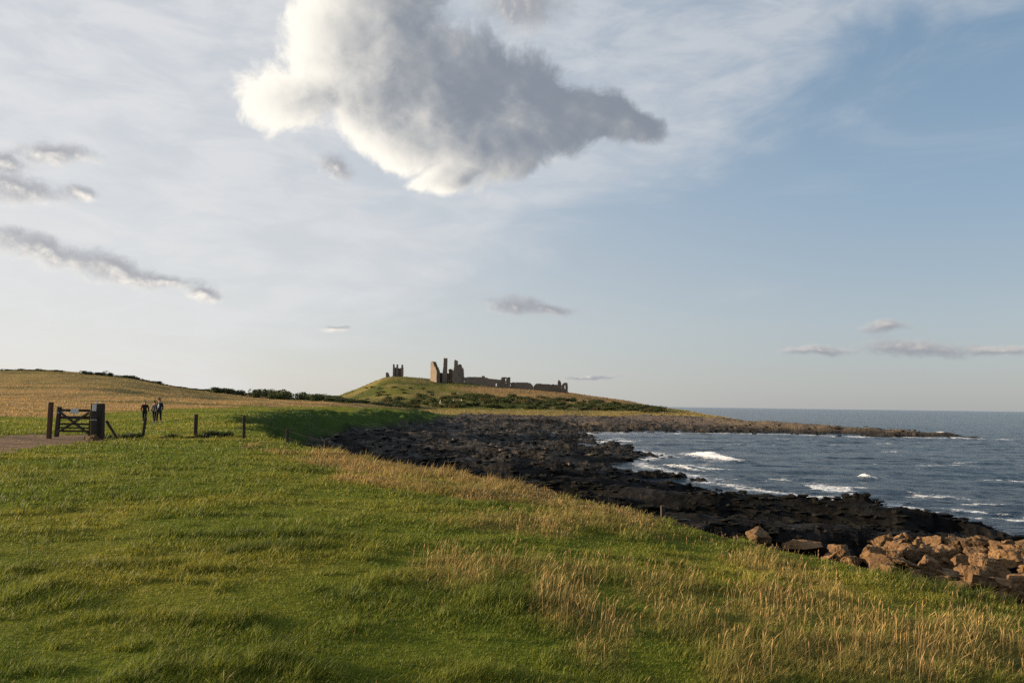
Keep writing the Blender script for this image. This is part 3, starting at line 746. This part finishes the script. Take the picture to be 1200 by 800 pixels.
cells('tower', [(529.6, 448.8), (529.8, 436), (531.6, 430), (531.8, 422.5), (532.6, 421.6), (534, 422.4), (536, 422.6), (536, 427.2), (537, 428), (538, 426.6), (540, 427), (541.5, 430.3), (543.2, 431.5), (543.8, 434), (544.4, 441), (544.6, 449)],
      YC-3, 5.0, M_castle, gh, bend=drum(9.0), yaw=SK, seed=5, holes=[[(537, 437), (537.6, 437), (537.6, 439), (537, 439)]])
gh.children[4]['label'] = 'broad right gatehouse tower with a broken chimney like stack'
# doorway shadow wall behind the arch is the far side of the gate passage
cells('passage_wall', [(524.8, 448.6), (524.8, 442.5), (529.4, 442.5), (529.4, 448.6)], YC+9, 1.2, M_castle, gh, yaw=SK, seed=6)
tw = empty('ruined_tower', P(466, 441.8, 622), 'lone ruined tower with three turrets at the left end of the hilltop', 'tower')
cells('wall', [(460.6, 441.9), (460.6, 431), (462, 430.6), (464.5, 430.8), (467, 431.3), (469.6, 431.2), (472, 430.8), (472.2, 441.9)], 622, 5.5, M_castle, tw, seed=11, yaw=R(6))
for k, (a, b, tp) in enumerate(((460.1, 462.5, 426.8), (464.2, 466.7, 427.2), (470, 472.6, 427.4))):
    cells('turret', [(a, 441.9), (a, tp), (a+.6, tp-.4), (b-.3, tp), (b, 441.9)], 620.6, 2.4, M_castle, tw, seed=12+k, rag=.25, yaw=R(6))
cells('wall_stub', [(452.2, 442.6), (452, 437), (452.8, 435.8), (454.5, 436.4), (455.8, 438.6), (456.3, 442.6)], 612, 2.2, M_castle, seed=20, tagged=('small isolated stump of castle wall left of the three turreted tower', 'ruin'))
cells('low_wall', [(473.5, 443.6), (474, 442), (480, 442), (486, 442.6), (492, 442.9), (500, 443.6), (500, 445.2), (473.5, 444.4)], 616, 1.4, M_castle, seed=21, rag=.8, tagged=('low broken wall between the lone tower and the gatehouse', 'wall'))
cw_lab = 'ruined walls'
cells('curtain_wall', [(544, 449.5), (544, 442.3), (550, 441.8), (558, 441.6), (564.5, 441.9), (565, 440.2), (567.6, 440.1), (568.4, 442.2), (575, 443.5), (582, 444.2), (588, 444.5), (588, 454.2), (575, 452.8), (560, 450.6)], YC, 1.8, M_castle, seed=22, yaw=R(2), holes=[[(580.8, 448.8), (582, 448.8), (582, 453.9), (580.8, 453.9)]],
      tagged=('long dark curtain wall joining the gatehouse to the square tower', 'castle wall', cw_lab))
st = empty('wall_tower', P(592.5, 453.5, YC-2), 'square ruined tower standing midway along the curtain wall', 'tower')
cells('wall', [(587.2, 454), (587.2, 442.2), (590, 441.8), (594, 442), (597.8, 442), (597.9, 454.6)], YC-2, 4.5, M_castle, st, seed=23, rag=.25, holes=[[(592.2, 443.6), (593, 443.6), (593, 446), (592.2, 446)], [(592.3, 447.8), (593.1, 447.8), (593.1, 449), (592.3, 449)]])
cells('curtain_wall', [(598, 454.8), (598, 448), (606, 447.9), (615, 448), (621, 448.4), (623.6, 450.2), (625, 453), (625.3, 457.2), (610, 456)], YC+1, 1.8, M_castle, seed=24, tagged=('dark curtain wall right of the square tower ending at a gap', 'castle wall', cw_lab))
cells('curtain_wall', [(625.5, 457.2), (625.9, 452.4), (628, 449.4), (636, 449.6), (646, 450.2), (654, 450.4), (659.4, 451.6), (659.4, 460), (640, 458.6)], YC+1, 1.8, M_castle, seed=25, tagged=('last stretch of curtain wall between the gap and the end tower', 'castle wall', cw_lab))
et = empty('end_tower', P(661, 459.5, YC-1), 'small ruined tower with a thin turret at the right end of the walls', 'tower')
cells('wall', [(657.8, 459.8), (658, 452), (659.5, 449.5), (661.6, 448.2), (664.4, 448.2), (665.2, 449.4), (665.4, 460.6)], YC-1, 3.0, M_castle, et, seed=26, rag=.3, holes=[[(661.4, 455), (661.6, 451.6), (662.5, 450.8), (663, 455)]])
cells('turret', [(653.4, 458.6), (653.6, 447), (654.3, 445.4), (655.8, 445.3), (656.6, 447), (657.6, 448.4), (657.6, 459)], YC, 2.0, M_castle, et, seed=27, rag=.3)

# ------------------------------------------------------------------ gate, posts and fence
def beam(bm, a, b, w, t, bev=.008, wob=.0):
    a, b = Vector(a), Vector(b); d = (b-a); L = d.length; d.normalize()
    up = Vector((0, 1, 0)) if abs(d.y) < .9 else Vector((1, 0, 0))
    s = d.cross(up).normalized(); up = s.cross(d)
    M = Matrix((s, up, d)).transposed().to_4x4(); M.translation = (a+b)/2
    g = bmesh.ops.create_cube(bm, size=1, matrix=M @ Matrix.Diagonal((w, t, L, 1)))
    es = list({e for v in g['verts'] for e in v.link_edges})
    bmesh.ops.bevel(bm, geom=es, offset=bev, segments=1, affect='EDGES')
def beam_obj(name, a, b, w, t, mat, parent=None, **kw):
    bm = bmesh.new(); beam(bm, a, b, w, t)
    return link(name, bm_mesh(name, bm), mat, parent, **kw)
GY = 31.0; gpp = GY/F
def gp(px, py): v = P(px, py, GY); return v
G0 = gp(58, 515.5); G0.z = H(G0.x, G0.y)
def post_thing(name, px, pyb, pyt, Yd, w, label, mat, lean=0.0, t=None, group=None, dome=False, leanpx=0):
    b = P(px, pyb, Yd); b.z = H(b.x, b.y); tp = P(px+leanpx, pyt, Yd)
    bm = bmesh.new(); beam(bm, (0, 0, -.35), (tp.x-b.x, 0, tp.z-b.z), w, t or w, .012)
    for v in bm.verts:
        v.co += Vector((mnoise.noise(v.co*3+b), mnoise.noise(v.co*3+b*2), 0))*.012
    return link(name, bm_mesh(name, bm), mat, label=label, cat='post', group=group, loc=b)
post_thing('gate_post', 57.2, 515.5, 471, GY, .15, 'tall reddish timber gate post at the open end of the gate', M_redwood, leanpx=2.4)
rp = post_thing('gate_post', 110, 516, 472.5, GY-.15, .17, 'dark front gate post with a pale metal cap plate', M_wood)
bm = bmesh.new(); tpz = P(110, 472.5, GY-.15).z-rp.location.z
beam(bm, (.0, -.108, tpz-.30), (.0, -.108, tpz-.02), .17, .012, .003); link('cap_plate', bm_mesh('cap_plate', bm), M_plate, rp)
bm = bmesh.new(); beam(bm, (.03, 0, tpz-.02), (.03, 0, tpz+.13), .03, .03, .004); link('hinge_pin', bm_mesh('hinge_pin', bm), M_steel, rp)
bm = bmesh.new(); beam(bm, (-.13, -.112, tpz*.55), (.13, -.112, tpz*.55), .03, .012, .003); link('strap', bm_mesh('strap', bm), M_steel, rp)
post_thing('gate_post', 118, 510, 472.6, GY+.45, .25, 'broad dark square post just behind the capped gate post', M_wood)
# the gate leaf
g0 = gp(66, 514.0); g0.z = H(g0.x, g0.y)+.06
gate = empty('field_gate', g0, 'weathered wooden field gate with crossed braces and a small pale sign', 'gate')
def gl(px, py): v = gp(px, py)-g0; v.y = 0; return v
topz = lambda py: gl(66, py).z
beam_obj('stile', (0, 0, .02), (.06, 0, gl(67, 476.5).z), .14, .11, M_wood, gate)
WX = gl(106.5, 500).x
beam_obj('stile', (WX-.02, .0, .06), (WX-.02, .0, topz(480)), .10, .09, M_wood, gate)
for k, (py, w) in enumerate(((480.4, .11), (488.8, .12), (496.3, .075), (500.8, .06), (504.6, .075))):
    z = topz(py); 
    if z < .08: z = .08+.0*k
    beam_obj('rail', (.075, .0, z), (WX-.075, .0, z), w, .045, M_wood, gate)
beam_obj('brace', (.08, -.047, topz(482)), (WX-.06, -.047, topz(507)), .09, .04, M_wood, gate)
beam_obj('brace', (.08, -.09, topz(506.5)), (WX-.06, -.09, topz(483)), .09, .04, M_wood, gate)
bm = bmesh.new(); sx = gl(88, 481).x; beam(bm, (sx-.16, -.035, topz(481.3)), (sx+.16, -.035, topz(481.3)), .2, .012, .003); link('sign_plate', bm_mesh('sign_plate', bm), M_plate, gate)
bm = bmesh.new(); beam(bm, (-.05, -.065, topz(484)), (.35, -.045, topz(481.5)), .04, .012, .003); link('latch', bm_mesh('latch', bm), M_steel, gate)
# strut and boundary stone
a = gp(120, 493); b = gp(135, 506.5); a.y = b.y = GY+.3; b.z = H(b.x, b.y)-.02
beam_obj('fence_strut', a-b, (0, 0, 0), .09, .07, M_wood, label='slanting timber strut propping the broad gate post', cat='strut', loc=b)
pt = gp(116, 511); boulder((pt.x, GY-.5, H(pt.x, GY-.5)), .42, .34, .3, 'dark stone at the foot of the capped gate post', None, M_boulder, 'stone', cat='stone')
fp = [(166.5, 511, 488.5, 33.2, .1, 4.0, 'leaning fence post standing in front of the walkers'),
      (229, 513.5, 485.2, 34.4, .13, 1.0, 'stout fence post between the walkers and the shaded bank'),
      (286, 517.5, 487, 32.5, .11, 0, 'dark upright fence post at the head of the shaded bank'),
      (336.5, 520, 502, 31.3, .11, 0.5, 'fence post half sunk behind the brow beside pale grass'),
      (382, 531, 514.5, 29.3, .12, 0.3, 'short dark fence post on the brow against the black foreshore'),
      (424.5, 539, 527.5, 27.6, .1, 0, 'fence post almost hidden behind the brow, only its tip showing'),
      (777, 604, 592, 16.2, .09, 0, 'tiny post stub on the bank halfway along the meadow edge')]
tips = []
for px, pb, ptp, Yd, w, lean, lb in fp:
    b = P(px, pb, Yd); b.z = H(b.x, b.y); tp = P(px+lean, ptp, Yd)
    bm = bmesh.new(); beam(bm, (0, 0, min(-.3, 0)), (tp.x-b.x, 0, max(tp.z-b.z, .4)), w, w, .012)
    for v in bm.verts: v.co += Vector((mnoise.noise(v.co*3+b), mnoise.noise(v.co*3+b*2), 0))*.012
    link('fence_post', bm_mesh('fence_post', bm), M_wood, label=lb, cat='fence post', loc=b, group='posts of the field fence')
    tips.append((b, tp))
fw = empty('fence_wire', tips[0][0], 'thin wires strung between the fence posts by the gate', 'wire')
for fr in (.45, .9):
    bm = bmesh.new()
    pts = [gp(121, 500-14*(fr-.45))]+[b.lerp(t, fr) for b, t in tips[:5]]
    for a, b in zip(pts[:-1], pts[1:]):
        q = [a.lerp(b, k/6)-Vector((0, 0, .05*math.sin(math.pi*k/6))) for k in range(7)]
        for c, d in zip(q[:-1], q[1:]): beam(bm, c-tips[0][0], d-tips[0][0], .0035, .0035, .0005)
    link('strand', bm_mesh('strand', bm), M_wire, fw)

# ------------------------------------------------------------------ walkers
def skin(name, verts, edges, radii, mat, parent=None, sub=1):
    me = bpy.data.meshes.new(name); me.from_pydata([tuple(v) for v in verts], edges, [])
    o = bpy.data.objects.new(name, me); COL.objects.link(o)
    o.modifiers.new('s', 'SKIN'); o.modifiers[-1].use_smooth_shade = True
    for i, r in enumerate(radii): me.skin_vertices[0].data[i].radius = r if isinstance(r, tuple) else (r, r)
    me.skin_vertices[0].data[0].use_root = True
    mm = o.modifiers.new('b', 'SUBSURF'); mm.levels = sub+1; mm.render_levels = sub+1
    dg = bpy.context.evaluated_depsgraph_get(); res = bpy.data.meshes.new_from_object(o.evaluated_get(dg))
    o.modifiers.clear(); old = o.data; o.data = res; bpy.data.meshes.remove(old); res.name = name
    res.materials.clear(); res.materials.append(mat)
    if parent is not None: o.parent = parent
    return o
M_skin = mat_plain('skin', (.45, .27, .19), .6, var=.1)
M_hairb = mat_plain('brown_hair', (.11, .06, .03), .7); M_hairg = mat_plain('pale_hair', (.36, .27, .17), .7)
M_jack = mat_plain('dark_jacket', (.022, .016, .02), .8); M_grey = mat_plain('grey_jacket', (.055, .058, .065), .8); M_navy = mat_plain('navy_jacket', (.018, .022, .035), .8)
M_trous = mat_plain('dark_trousers', (.015, .015, .018), .85); M_shoe = mat_plain('walking_shoes', (.04, .03, .025), .7); M_white = mat_plain('white_top', (.75, .75, .74), .8, var=.05)
def person(px, py, Yd, hgt, label, jacket, hair, stride, yaw=0, top=None, bob=False):
    b = P(px, py, Yd); b.z = H(b.x, b.y)
    root = empty('person', b, label, 'person', 'three walkers on the meadow'); root.rotation_euler.z = yaw; k = hgt/1.75
    S = stride
    # faces -Y (towards the camera) ; joints
    J = dict(pel=(0, 0, .95), spn=(0, .01, 1.15), chs=(0, .01, 1.36), nck=(0, 0, 1.48), hd0=(0, -.01, 1.57), hd1=(0, -.02, 1.66), hd2=(0, -.01, 1.71))
    for s, sg in (('l', 1), ('r', -1)):
        f = S*sg
        J['hip'+s] = (.095*sg, 0, .90); J['kne'+s] = (.10*sg, -.22*f-.03, .50); J['ank'+s] = (.10*sg, -.42*f+(.06 if f < 0 else 0), .09+(.05 if f < 0 else 0)); J['toe'+s] = (.11*sg, -.42*f-.15, .04+(.0 if f > 0 else .01))
        J['sho'+s] = (.185*sg, .01, 1.41); J['elb'+s] = (.24*sg, .05+.14*f, 1.15); J['wri'+s] = (.25*sg, -.05+.24*f, .93); J['han'+s] = (.245*sg, -.09+.26*f, .85); J['thm'+s] = (.215*sg, -.1+.25*f, .89)
    J = {a: Vector(c)*k for a, c in J.items()}
    def chain(names, rad): return names, rad
    def build(nm, order, edges, rad, mat, parent):
        ix = {a: i for i, a in enumerate(order)}
        return skin(nm, [J[a] for a in order], [(ix[a], ix[c]) for a, c in edges], [tuple(q*k for q in (r if isinstance(r, tuple) else (r, r))) for r in rad], mat, parent)
    order = ['pel', 'spn', 'chs', 'nck', 'hd0', 'hd1', 'hd2']; rad = [(.13, .1), (.12, .09), (.15, .1), .055, (.07, .085), (.078, .1), (.05, .06)]
    ed = [('pel', 'spn'), ('spn', 'chs'), ('chs', 'nck'), ('nck', 'hd0'), ('hd0', 'hd1'), ('hd1', 'hd2')]
    for s in 'lr':
        order += ['hip'+s, 'kne'+s, 'ank'+s, 'toe'+s, 'sho'+s, 'elb'+s, 'wri'+s, 'han'+s, 'thm'+s]
        rad += [.085, .055, .04, .035, .055, .04, .028, (.02, .038), .012]
        ed += [('pel', 'hip'+s), ('hip'+s, 'kne'+s), ('kne'+s, 'ank'+s), ('ank'+s, 'toe'+s), ('chs', 'sho'+s), ('sho'+s, 'elb'+s), ('elb'+s, 'wri'+s), ('wri'+s, 'han'+s), ('wri'+s, 'thm'+s)]
    body = build('body', order, ed, rad, M_skin, root)
    bm = bmesh.new(); bm.from_mesh(body.data)   # nose, ears and eyes grown into the head mesh
    hd = J['hd1']
    for (dx, dy, dz, r) in ((0, -.105, -.03, .018), (.082, .0, -.02, .02), (-.082, .0, -.02, .02), (.032, -.092, .0, .012), (-.032, -.092, .0, .012)):
        bmesh.ops.create_icosphere(bm, subdivisions=1, radius=r*k, matrix=Matrix.Translation(hd+Vector((dx, dy, dz))*k))
    bm.to_mesh(body.data); bm.free()
    o2 = ['pel', 'spn', 'chs', 'nckb']; J['nckb'] = J['chs'].lerp(J['nck'], .8)
    J['hem'] = J['pel']+Vector((0, 0, -.12*k)); o2 = ['chs', 'spn', 'pel', 'hem', 'nckb']; r2 = [(.175, .125), (.155, .12), (.165, .13), (.16, .125), .08]; e2 = [('chs', 'spn'), ('spn', 'pel'), ('pel', 'hem'), ('chs', 'nckb')]
    for s in 'lr':
        o2 += ['sho'+s, 'elb'+s, 'wri'+s]; r2 += [.075, .06, .046]; e2 += [('chs', 'sho'+s), ('sho'+s, 'elb'+s), ('elb'+s, 'wri'+s)]
    build('jacket', o2, e2, r2, jacket, root)
    o3 = ['pel']; r3 = [(.145, .115)]; e3 = []
    for s in 'lr':
        o3 += ['hip'+s, 'kne'+s, 'ank'+s]; r3 += [.105, .078, .062]; e3 += [('pel', 'hip'+s), ('hip'+s, 'kne'+s), ('kne'+s, 'ank'+s)]
    build('trousers', o3, e3, r3, M_trous, root)
    for s in 'lr':
        J['hel'] = J['ank'+s]+Vector((0, .04, -.05))*k
        build('shoe', ['hel', 'ank'+s, 'toe'+s], [('hel', 'ank'+s), ('hel', 'toe'+s)], [.045, .05, (.045, .04)], M_shoe, root)
    J['h1'] = J['hd1']+Vector((0, .03, .03))*k; J['h2'] = J['hd1']+Vector((0, .035, -.07))*k; J['h3'] = J['hd1']+Vector((0, -.01, .07))*k
    build('hair', ['h1', 'h2', 'h3'], [('h1', 'h2'), ('h1', 'h3')], [(.092, .095), (.08, .06), (.08, .09)], hair, root)
    if top is not None:
        J['t1'] = J['chs']+Vector((-.02, -.105, .05))*k; J['t2'] = J['spn']+Vector((-.04, -.10, -.05))*k
        build('shirt', ['t1', 't2'], [('t1', 't2')], [(.06, .05), (.05, .05)], top, root)
    return root
person(168.8, 496.5, 60, 1.74, 'walker in a dark jacket striding behind the leaning fence post', M_jack, M_hairg, .55, .25)
person(180.5, 496.5, 59.5, 1.66, 'walker in a grey jacket in the middle of the three', M_grey, M_hairb, .28, -.1)
person(185.8, 497, 59, 1.80, 'walker in a navy jacket open over a white top, rightmost of the three', M_navy, M_hairb, -.25, .1, M_white)

# ------------------------------------------------------------------ sun and sky
EL = R(12); AZ = R(-87)               # azimuth from +Y, negative to the left
SDIR = Vector((math.sin(AZ)*math.cos(EL), math.cos(AZ)*math.cos(EL), math.sin(EL)))
sun = bpy.data.objects.new('sun', bpy.data.lights.new('sun', 'SUN')); COL.objects.link(sun)
sun.data.energy = 5.0; sun.data.angle = R(.5); sun.data.color = (1.0, .78, .51)
sun.rotation_euler = SDIR.to_track_quat('Z', 'Y').to_euler()
W = bpy.data.worlds.new('World'); SC.world = W; W.use_nodes = True
g = NT(W.node_tree)
sky = g.n('ShaderNodeTexSky', sky_type='NISHITA', sun_disc=False, sun_elevation=EL, sun_rotation=AZ, altitude=0, air_density=1.0, dust_density=1.0, ozone_density=1.5)
tc = g.n('ShaderNodeTexCoord').outputs['Generated']
sep = g.n('ShaderNodeSeparateXYZ', {0: tc}); dx_, dy_, dz_ = sep.outputs
az_ = g.m('ARCTAN2', dx_, dy_); el_ = g.m('ARCSINE', dz_)
q = g.n('ShaderNodeCombineXYZ', {0: g.m('MULTIPLY', az_, 9.0), 1: g.m('MULTIPLY', el_, 9.0), 2: 0.0}).outputs[0]   # 1 unit = 100 photo pixels
def sk(px, py):
    r = ray(px, py).normalized(); return math.atan2(r.x, r.y)*9, math.asin(r.z)*9
def cloud_group(name, ells, wscale, wamp, fscale, famp, smooth, frough=.62):
    t = bpy.data.node_groups.new(name, 'ShaderNodeTree')
    t.interface.new_socket('P', in_out='INPUT', socket_type='NodeSocketVector'); t.interface.new_socket('F', in_out='OUTPUT', socket_type='NodeSocketFloat')
    gg = NT(t); gi = gg.n('NodeGroupInput'); p = gi.outputs[0]
    wn = gg.noise(p, wscale, 3, .5, out=1)
    wv = gg.n('ShaderNodeVectorMath', {0: wn, 1: (.5, .5, .5)}, operation='SUBTRACT').outputs[0]
    pw = gg.n('ShaderNodeVectorMath', {0: wv, 1: (wamp, wamp, 0), 2: p}, operation='MULTIPLY_ADD').outputs[0]
    acc = None
    for (cx, cy, rx, ry, ang) in ells:
        a, e = sk(cx, cy)
        mp = gg.n('ShaderNodeMapping', {'Vector': pw, 'Location': (a, e, 0), 'Rotation': (0, 0, R(-ang)), 'Scale': (rx/100, ry/100, 1)}, vector_type='TEXTURE').outputs[0]
        f = gg.m('SUBTRACT', 1.0, gg.n('ShaderNodeVectorMath', {0: mp}, operation='LENGTH').outputs['Value'])
        acc = f if acc is None else gg.m('SMOOTH_MAX', acc, f, smooth)
    fn = gg.noise(pw, fscale, 8, frough)
    acc = gg.m('ADD', acc, gg.m('MULTIPLY', gg.m('SUBTRACT', fn, .5), famp))
    fn2 = gg.noise(pw, fscale*3.4, 5, .6)
    acc = gg.m('ADD', acc, gg.m('MULTIPLY', gg.m('SUBTRACT', fn2, .5), famp*.34))
    gg.n('NodeGroupOutput', {0: acc}); return t
big = [(400, 40, 72, 75, 0), (345, 105, 65, 42, -10), (450, 90, 95, 62, 0), (430, -20, 90, 60, 0), (518, 92, 116, 74, 14), (455, 20, 60, 52, 0), (612, 118, 100, 54, 13), (690, 127, 74, 34, 10), (742, 139, 52, 21, 8),
       (470, 155, 95, 36, 14), (545, 185, 80, 38, 8), (520, 212, 42, 18, 0), (585, 178, 64, 33, -10)]
small = [(60, 180, 50, 14, -6), (20, 222, 52, 21, 0), (5, 190, 34, 14, 0), (50, 297, 85, 21, 13), (140, 315, 75, 17, 11), (195, 327, 48, 11, 6), (238, 346, 22, 10, 18), (392, 197, 30, 17, 12), (605, 357, 56, 15, 4), (640, 361, 44, 9, 6),
         (1080, 407, 70, 13, 2), (1170, 406, 50, 8, 0), (960, 414, 54, 7, 0), (1036, 383, 32, 8, -3), (96, 226, 19, 11, 10), (390, 387, 20, 5, 0), (615, 0, 80, 42, 6), (690, 441, 50, 3, 2)]
G1 = cloud_group('cumulus_field', big, .8, .75, 1.7, 1.0, .25, .66)
G2 = cloud_group('small_cloud_field', small, 1.3, .30, 3.6, 1.25, .3, .7)
def ev(tree, vec):
    nd = g.n('ShaderNodeGroup'); nd.node_tree = tree; g.t.links.new(vec, nd.inputs[0]); return nd.outputs[0]
def after(v, prev):      # evaluate this branch only once prev is known, so that the shader's stack stays small
    return g.n('ShaderNodeVectorMath', {0: g.n('ShaderNodeCombineXYZ', {0: prev, 1: prev, 2: prev}).outputs[0], 1: (1e-7, 1e-7, 0), 2: v}, operation='MULTIPLY_ADD').outputs[0]
def off(v, x, y): return g.n('ShaderNodeVectorMath', {0: v, 1: (x, y, 0)}, operation='ADD').outputs[0]
f0 = ev(G1, q); d0 = g.sstep(f0, -.10, .26)
tau = None; near_f = None
for k, wgt in ((.12, .30), (.45, .50), (1.1, .95), (2.2, 1.5)):
    fk = ev(G1, off(after(q, f0 if tau is None else tau), -k*.995, -k*.06))
    if near_f is None: near_f = g.m('SUBTRACT', f0, fk)
    d = g.m('MULTIPLY', g.sstep(fk, -.30, 1.0), wgt)
    tau = d if tau is None else g.m('ADD', tau, d)
p0 = sk(390, 165)
along = g.n('ShaderNodeVectorMath', {0: after(q, tau), 1: (.82, .57, 0)}, operation='DOT_PRODUCT').outputs['Value']
tau = g.m('ADD', tau, g.m('MULTIPLY', g.sstep(g.m('SUBTRACT', along, p0[0]*.82+p0[1]*.57), .0, 2.4), .85))   # light has more cloud to cross farther from the sun
lit = g.m('POWER', 2.718, g.m('MULTIPLY', tau, -.80))
lit = g.m('ADD', lit, g.m('MULTIPLY', near_f, .42), clamp=True)      # puffs turned to the sun
lit = g.sstep(lit, -.02, 1.02)
lit = g.m('MULTIPLY', lit, g.m('SUBTRACT', 1.0, g.m('MULTIPLY', g.sstep(f0, .1, .9), .22)))
c_big = g.mix(lit, (.20, .228, .272), (.90, .85, .76))
leftw = g.sstep(az_, .62, -.62)
f1 = ev(G2, after(q, lit)); d1 = g.sstep(f1, -.02, .80)
rel = g.m('SUBTRACT', f1, ev(G2, g.n('ShaderNodeVectorMath', {0: after(q, d1), 1: g.n('ShaderNodeCombineXYZ', {0: -.055, 1: g.m('SUBTRACT', .045, g.m('MULTIPLY', leftw, .11)), 2: 0.0}).outputs[0]}, operation='ADD').outputs[0]))
lit1 = g.sstep(g.m('SUBTRACT', rel, g.m('MULTIPLY', g.sstep(f1, .05, .6), .30)), -.42, .62)
c_small = g.mix(lit1, g.mix(leftw, (.27, .285, .315), (.33, .34, .365)), g.mix(leftw, (.50, .47, .45), (.84, .79, .72)))
# high veil of thin cloud over the left and the top
ql = g.n('ShaderNodeMapping', {'Vector': after(q, lit1), 'Rotation': (0, 0, R(-24)), 'Scale': (.35, 1.1, 1)}).outputs[0]
vn1 = g.noise(ql, .8, 7, .6, .6); vn2 = g.noise(ql, 2.6, 6, .6, .4)
a0 = sk(1150, 0); a1 = sk(700, 275); ddx, ddy = a1[0]-a0[0], a1[1]-a0[1]; LL = math.hypot(ddx, ddy); nx_, ny_ = -ddy/LL, ddx/LL
if (sk(300, 200)[0]-a0[0])*nx_+(sk(300, 200)[1]-a0[1])*ny_ < 0: nx_, ny_ = -nx_, -ny_
sd_ = g.n('ShaderNodeVectorMath', {0: q, 1: (nx_, ny_, 0)}, operation='DOT_PRODUCT').outputs['Value']
sd_ = g.m('SUBTRACT', sd_, a0[0]*nx_+a0[1]*ny_)
sdn = g.m('ADD', sd_, g.m('MULTIPLY', g.m('SUBTRACT', vn1, .5), 3.2))
veil = g.m('MULTIPLY', g.sstep(sdn, -.30, .75), g.m('ADD', .38, g.m('MULTIPLY', g.sstep(vn2, .28, .72), .60)))
wisp = g.m('MULTIPLY', g.sstep(vn1, .5, .75), g.m('MULTIPLY', g.sstep(sd_, -4.0, .3), .38))
veil = g.m('MAXIMUM', veil, wisp); veil = g.m('MINIMUM', veil, .9)
hz = g.m('POWER', g.m('MAXIMUM', g.m('SUBTRACT', 1.0, g.m('MULTIPLY', g.m('MAXIMUM', el_, 0.0), 3.2)), 0.0), 2.0)
SKY_K = 0.115
skyc = g.mix(1.0, sky.outputs[0], (SKY_K, SKY_K, SKY_K), 'MULTIPLY')
SKYDBG = skyc
def ramp(cols):
    nd = g.n('ShaderNodeValToRGB', {0: g.m('MULTIPLY', el_, 2.0)}); cr = nd.color_ramp
    while len(cr.elements) < len(cols): cr.elements.new(.5)
    for e, (p, c) in zip(cr.elements, cols): e.position = p; e.color = (*c, 1)
    return nd.outputs[0]
airR = ramp([(0, (.36, .375, .39)), (.2, (.35, .40, .45)), (.5, (.245, .345, .455)), (1.0, (.14, .24, .36))])
airL = ramp([(0, (.64, .62, .59)), (.2, (.61, .61, .605)), (.6, (.52, .545, .575)), (1.0, (.43, .47, .525))])
air = g.mix(leftw, airR, airL)
base = g.mix(.78, skyc, air)       # thin haze under the clear sky
veilc = g.mix(leftw, (.47, .495, .53), (.635, .635, .64))
base = g.mix(g.m('MULTIPLY', veil, .85), base, veilc)
c = g.mix(g.m('MULTIPLY', d1, .95), base, c_small)
c = g.mix(d0, c, c_big)
c = g.mix(1.0, c, (5.9, 5.9, 5.9), 'MULTIPLY')
bg = g.n('ShaderNodeBackground', {'Color': c, 'Strength': .1})
g.n('ShaderNodeOutputWorld', {'Surface': bg.outputs[0]})
W.cycles.sampling_method = 'MANUAL'; W.cycles.sample_map_resolution = 512

SC.view_settings.view_transform = 'Standard'; SC.view_settings.look = 'None'; SC.view_settings.exposure = 1.07; SC.view_settings.gamma = 1.0
SC.view_settings.use_curve_mapping = False
SC.cycles.max_bounces = 6; SC.cycles.diffuse_bounces = 3; SC.cycles.glossy_bounces = 2; SC.cycles.transmission_bounces = 3
SC.cycles.use_denoising = False
SC.render.use_persistent_data = False
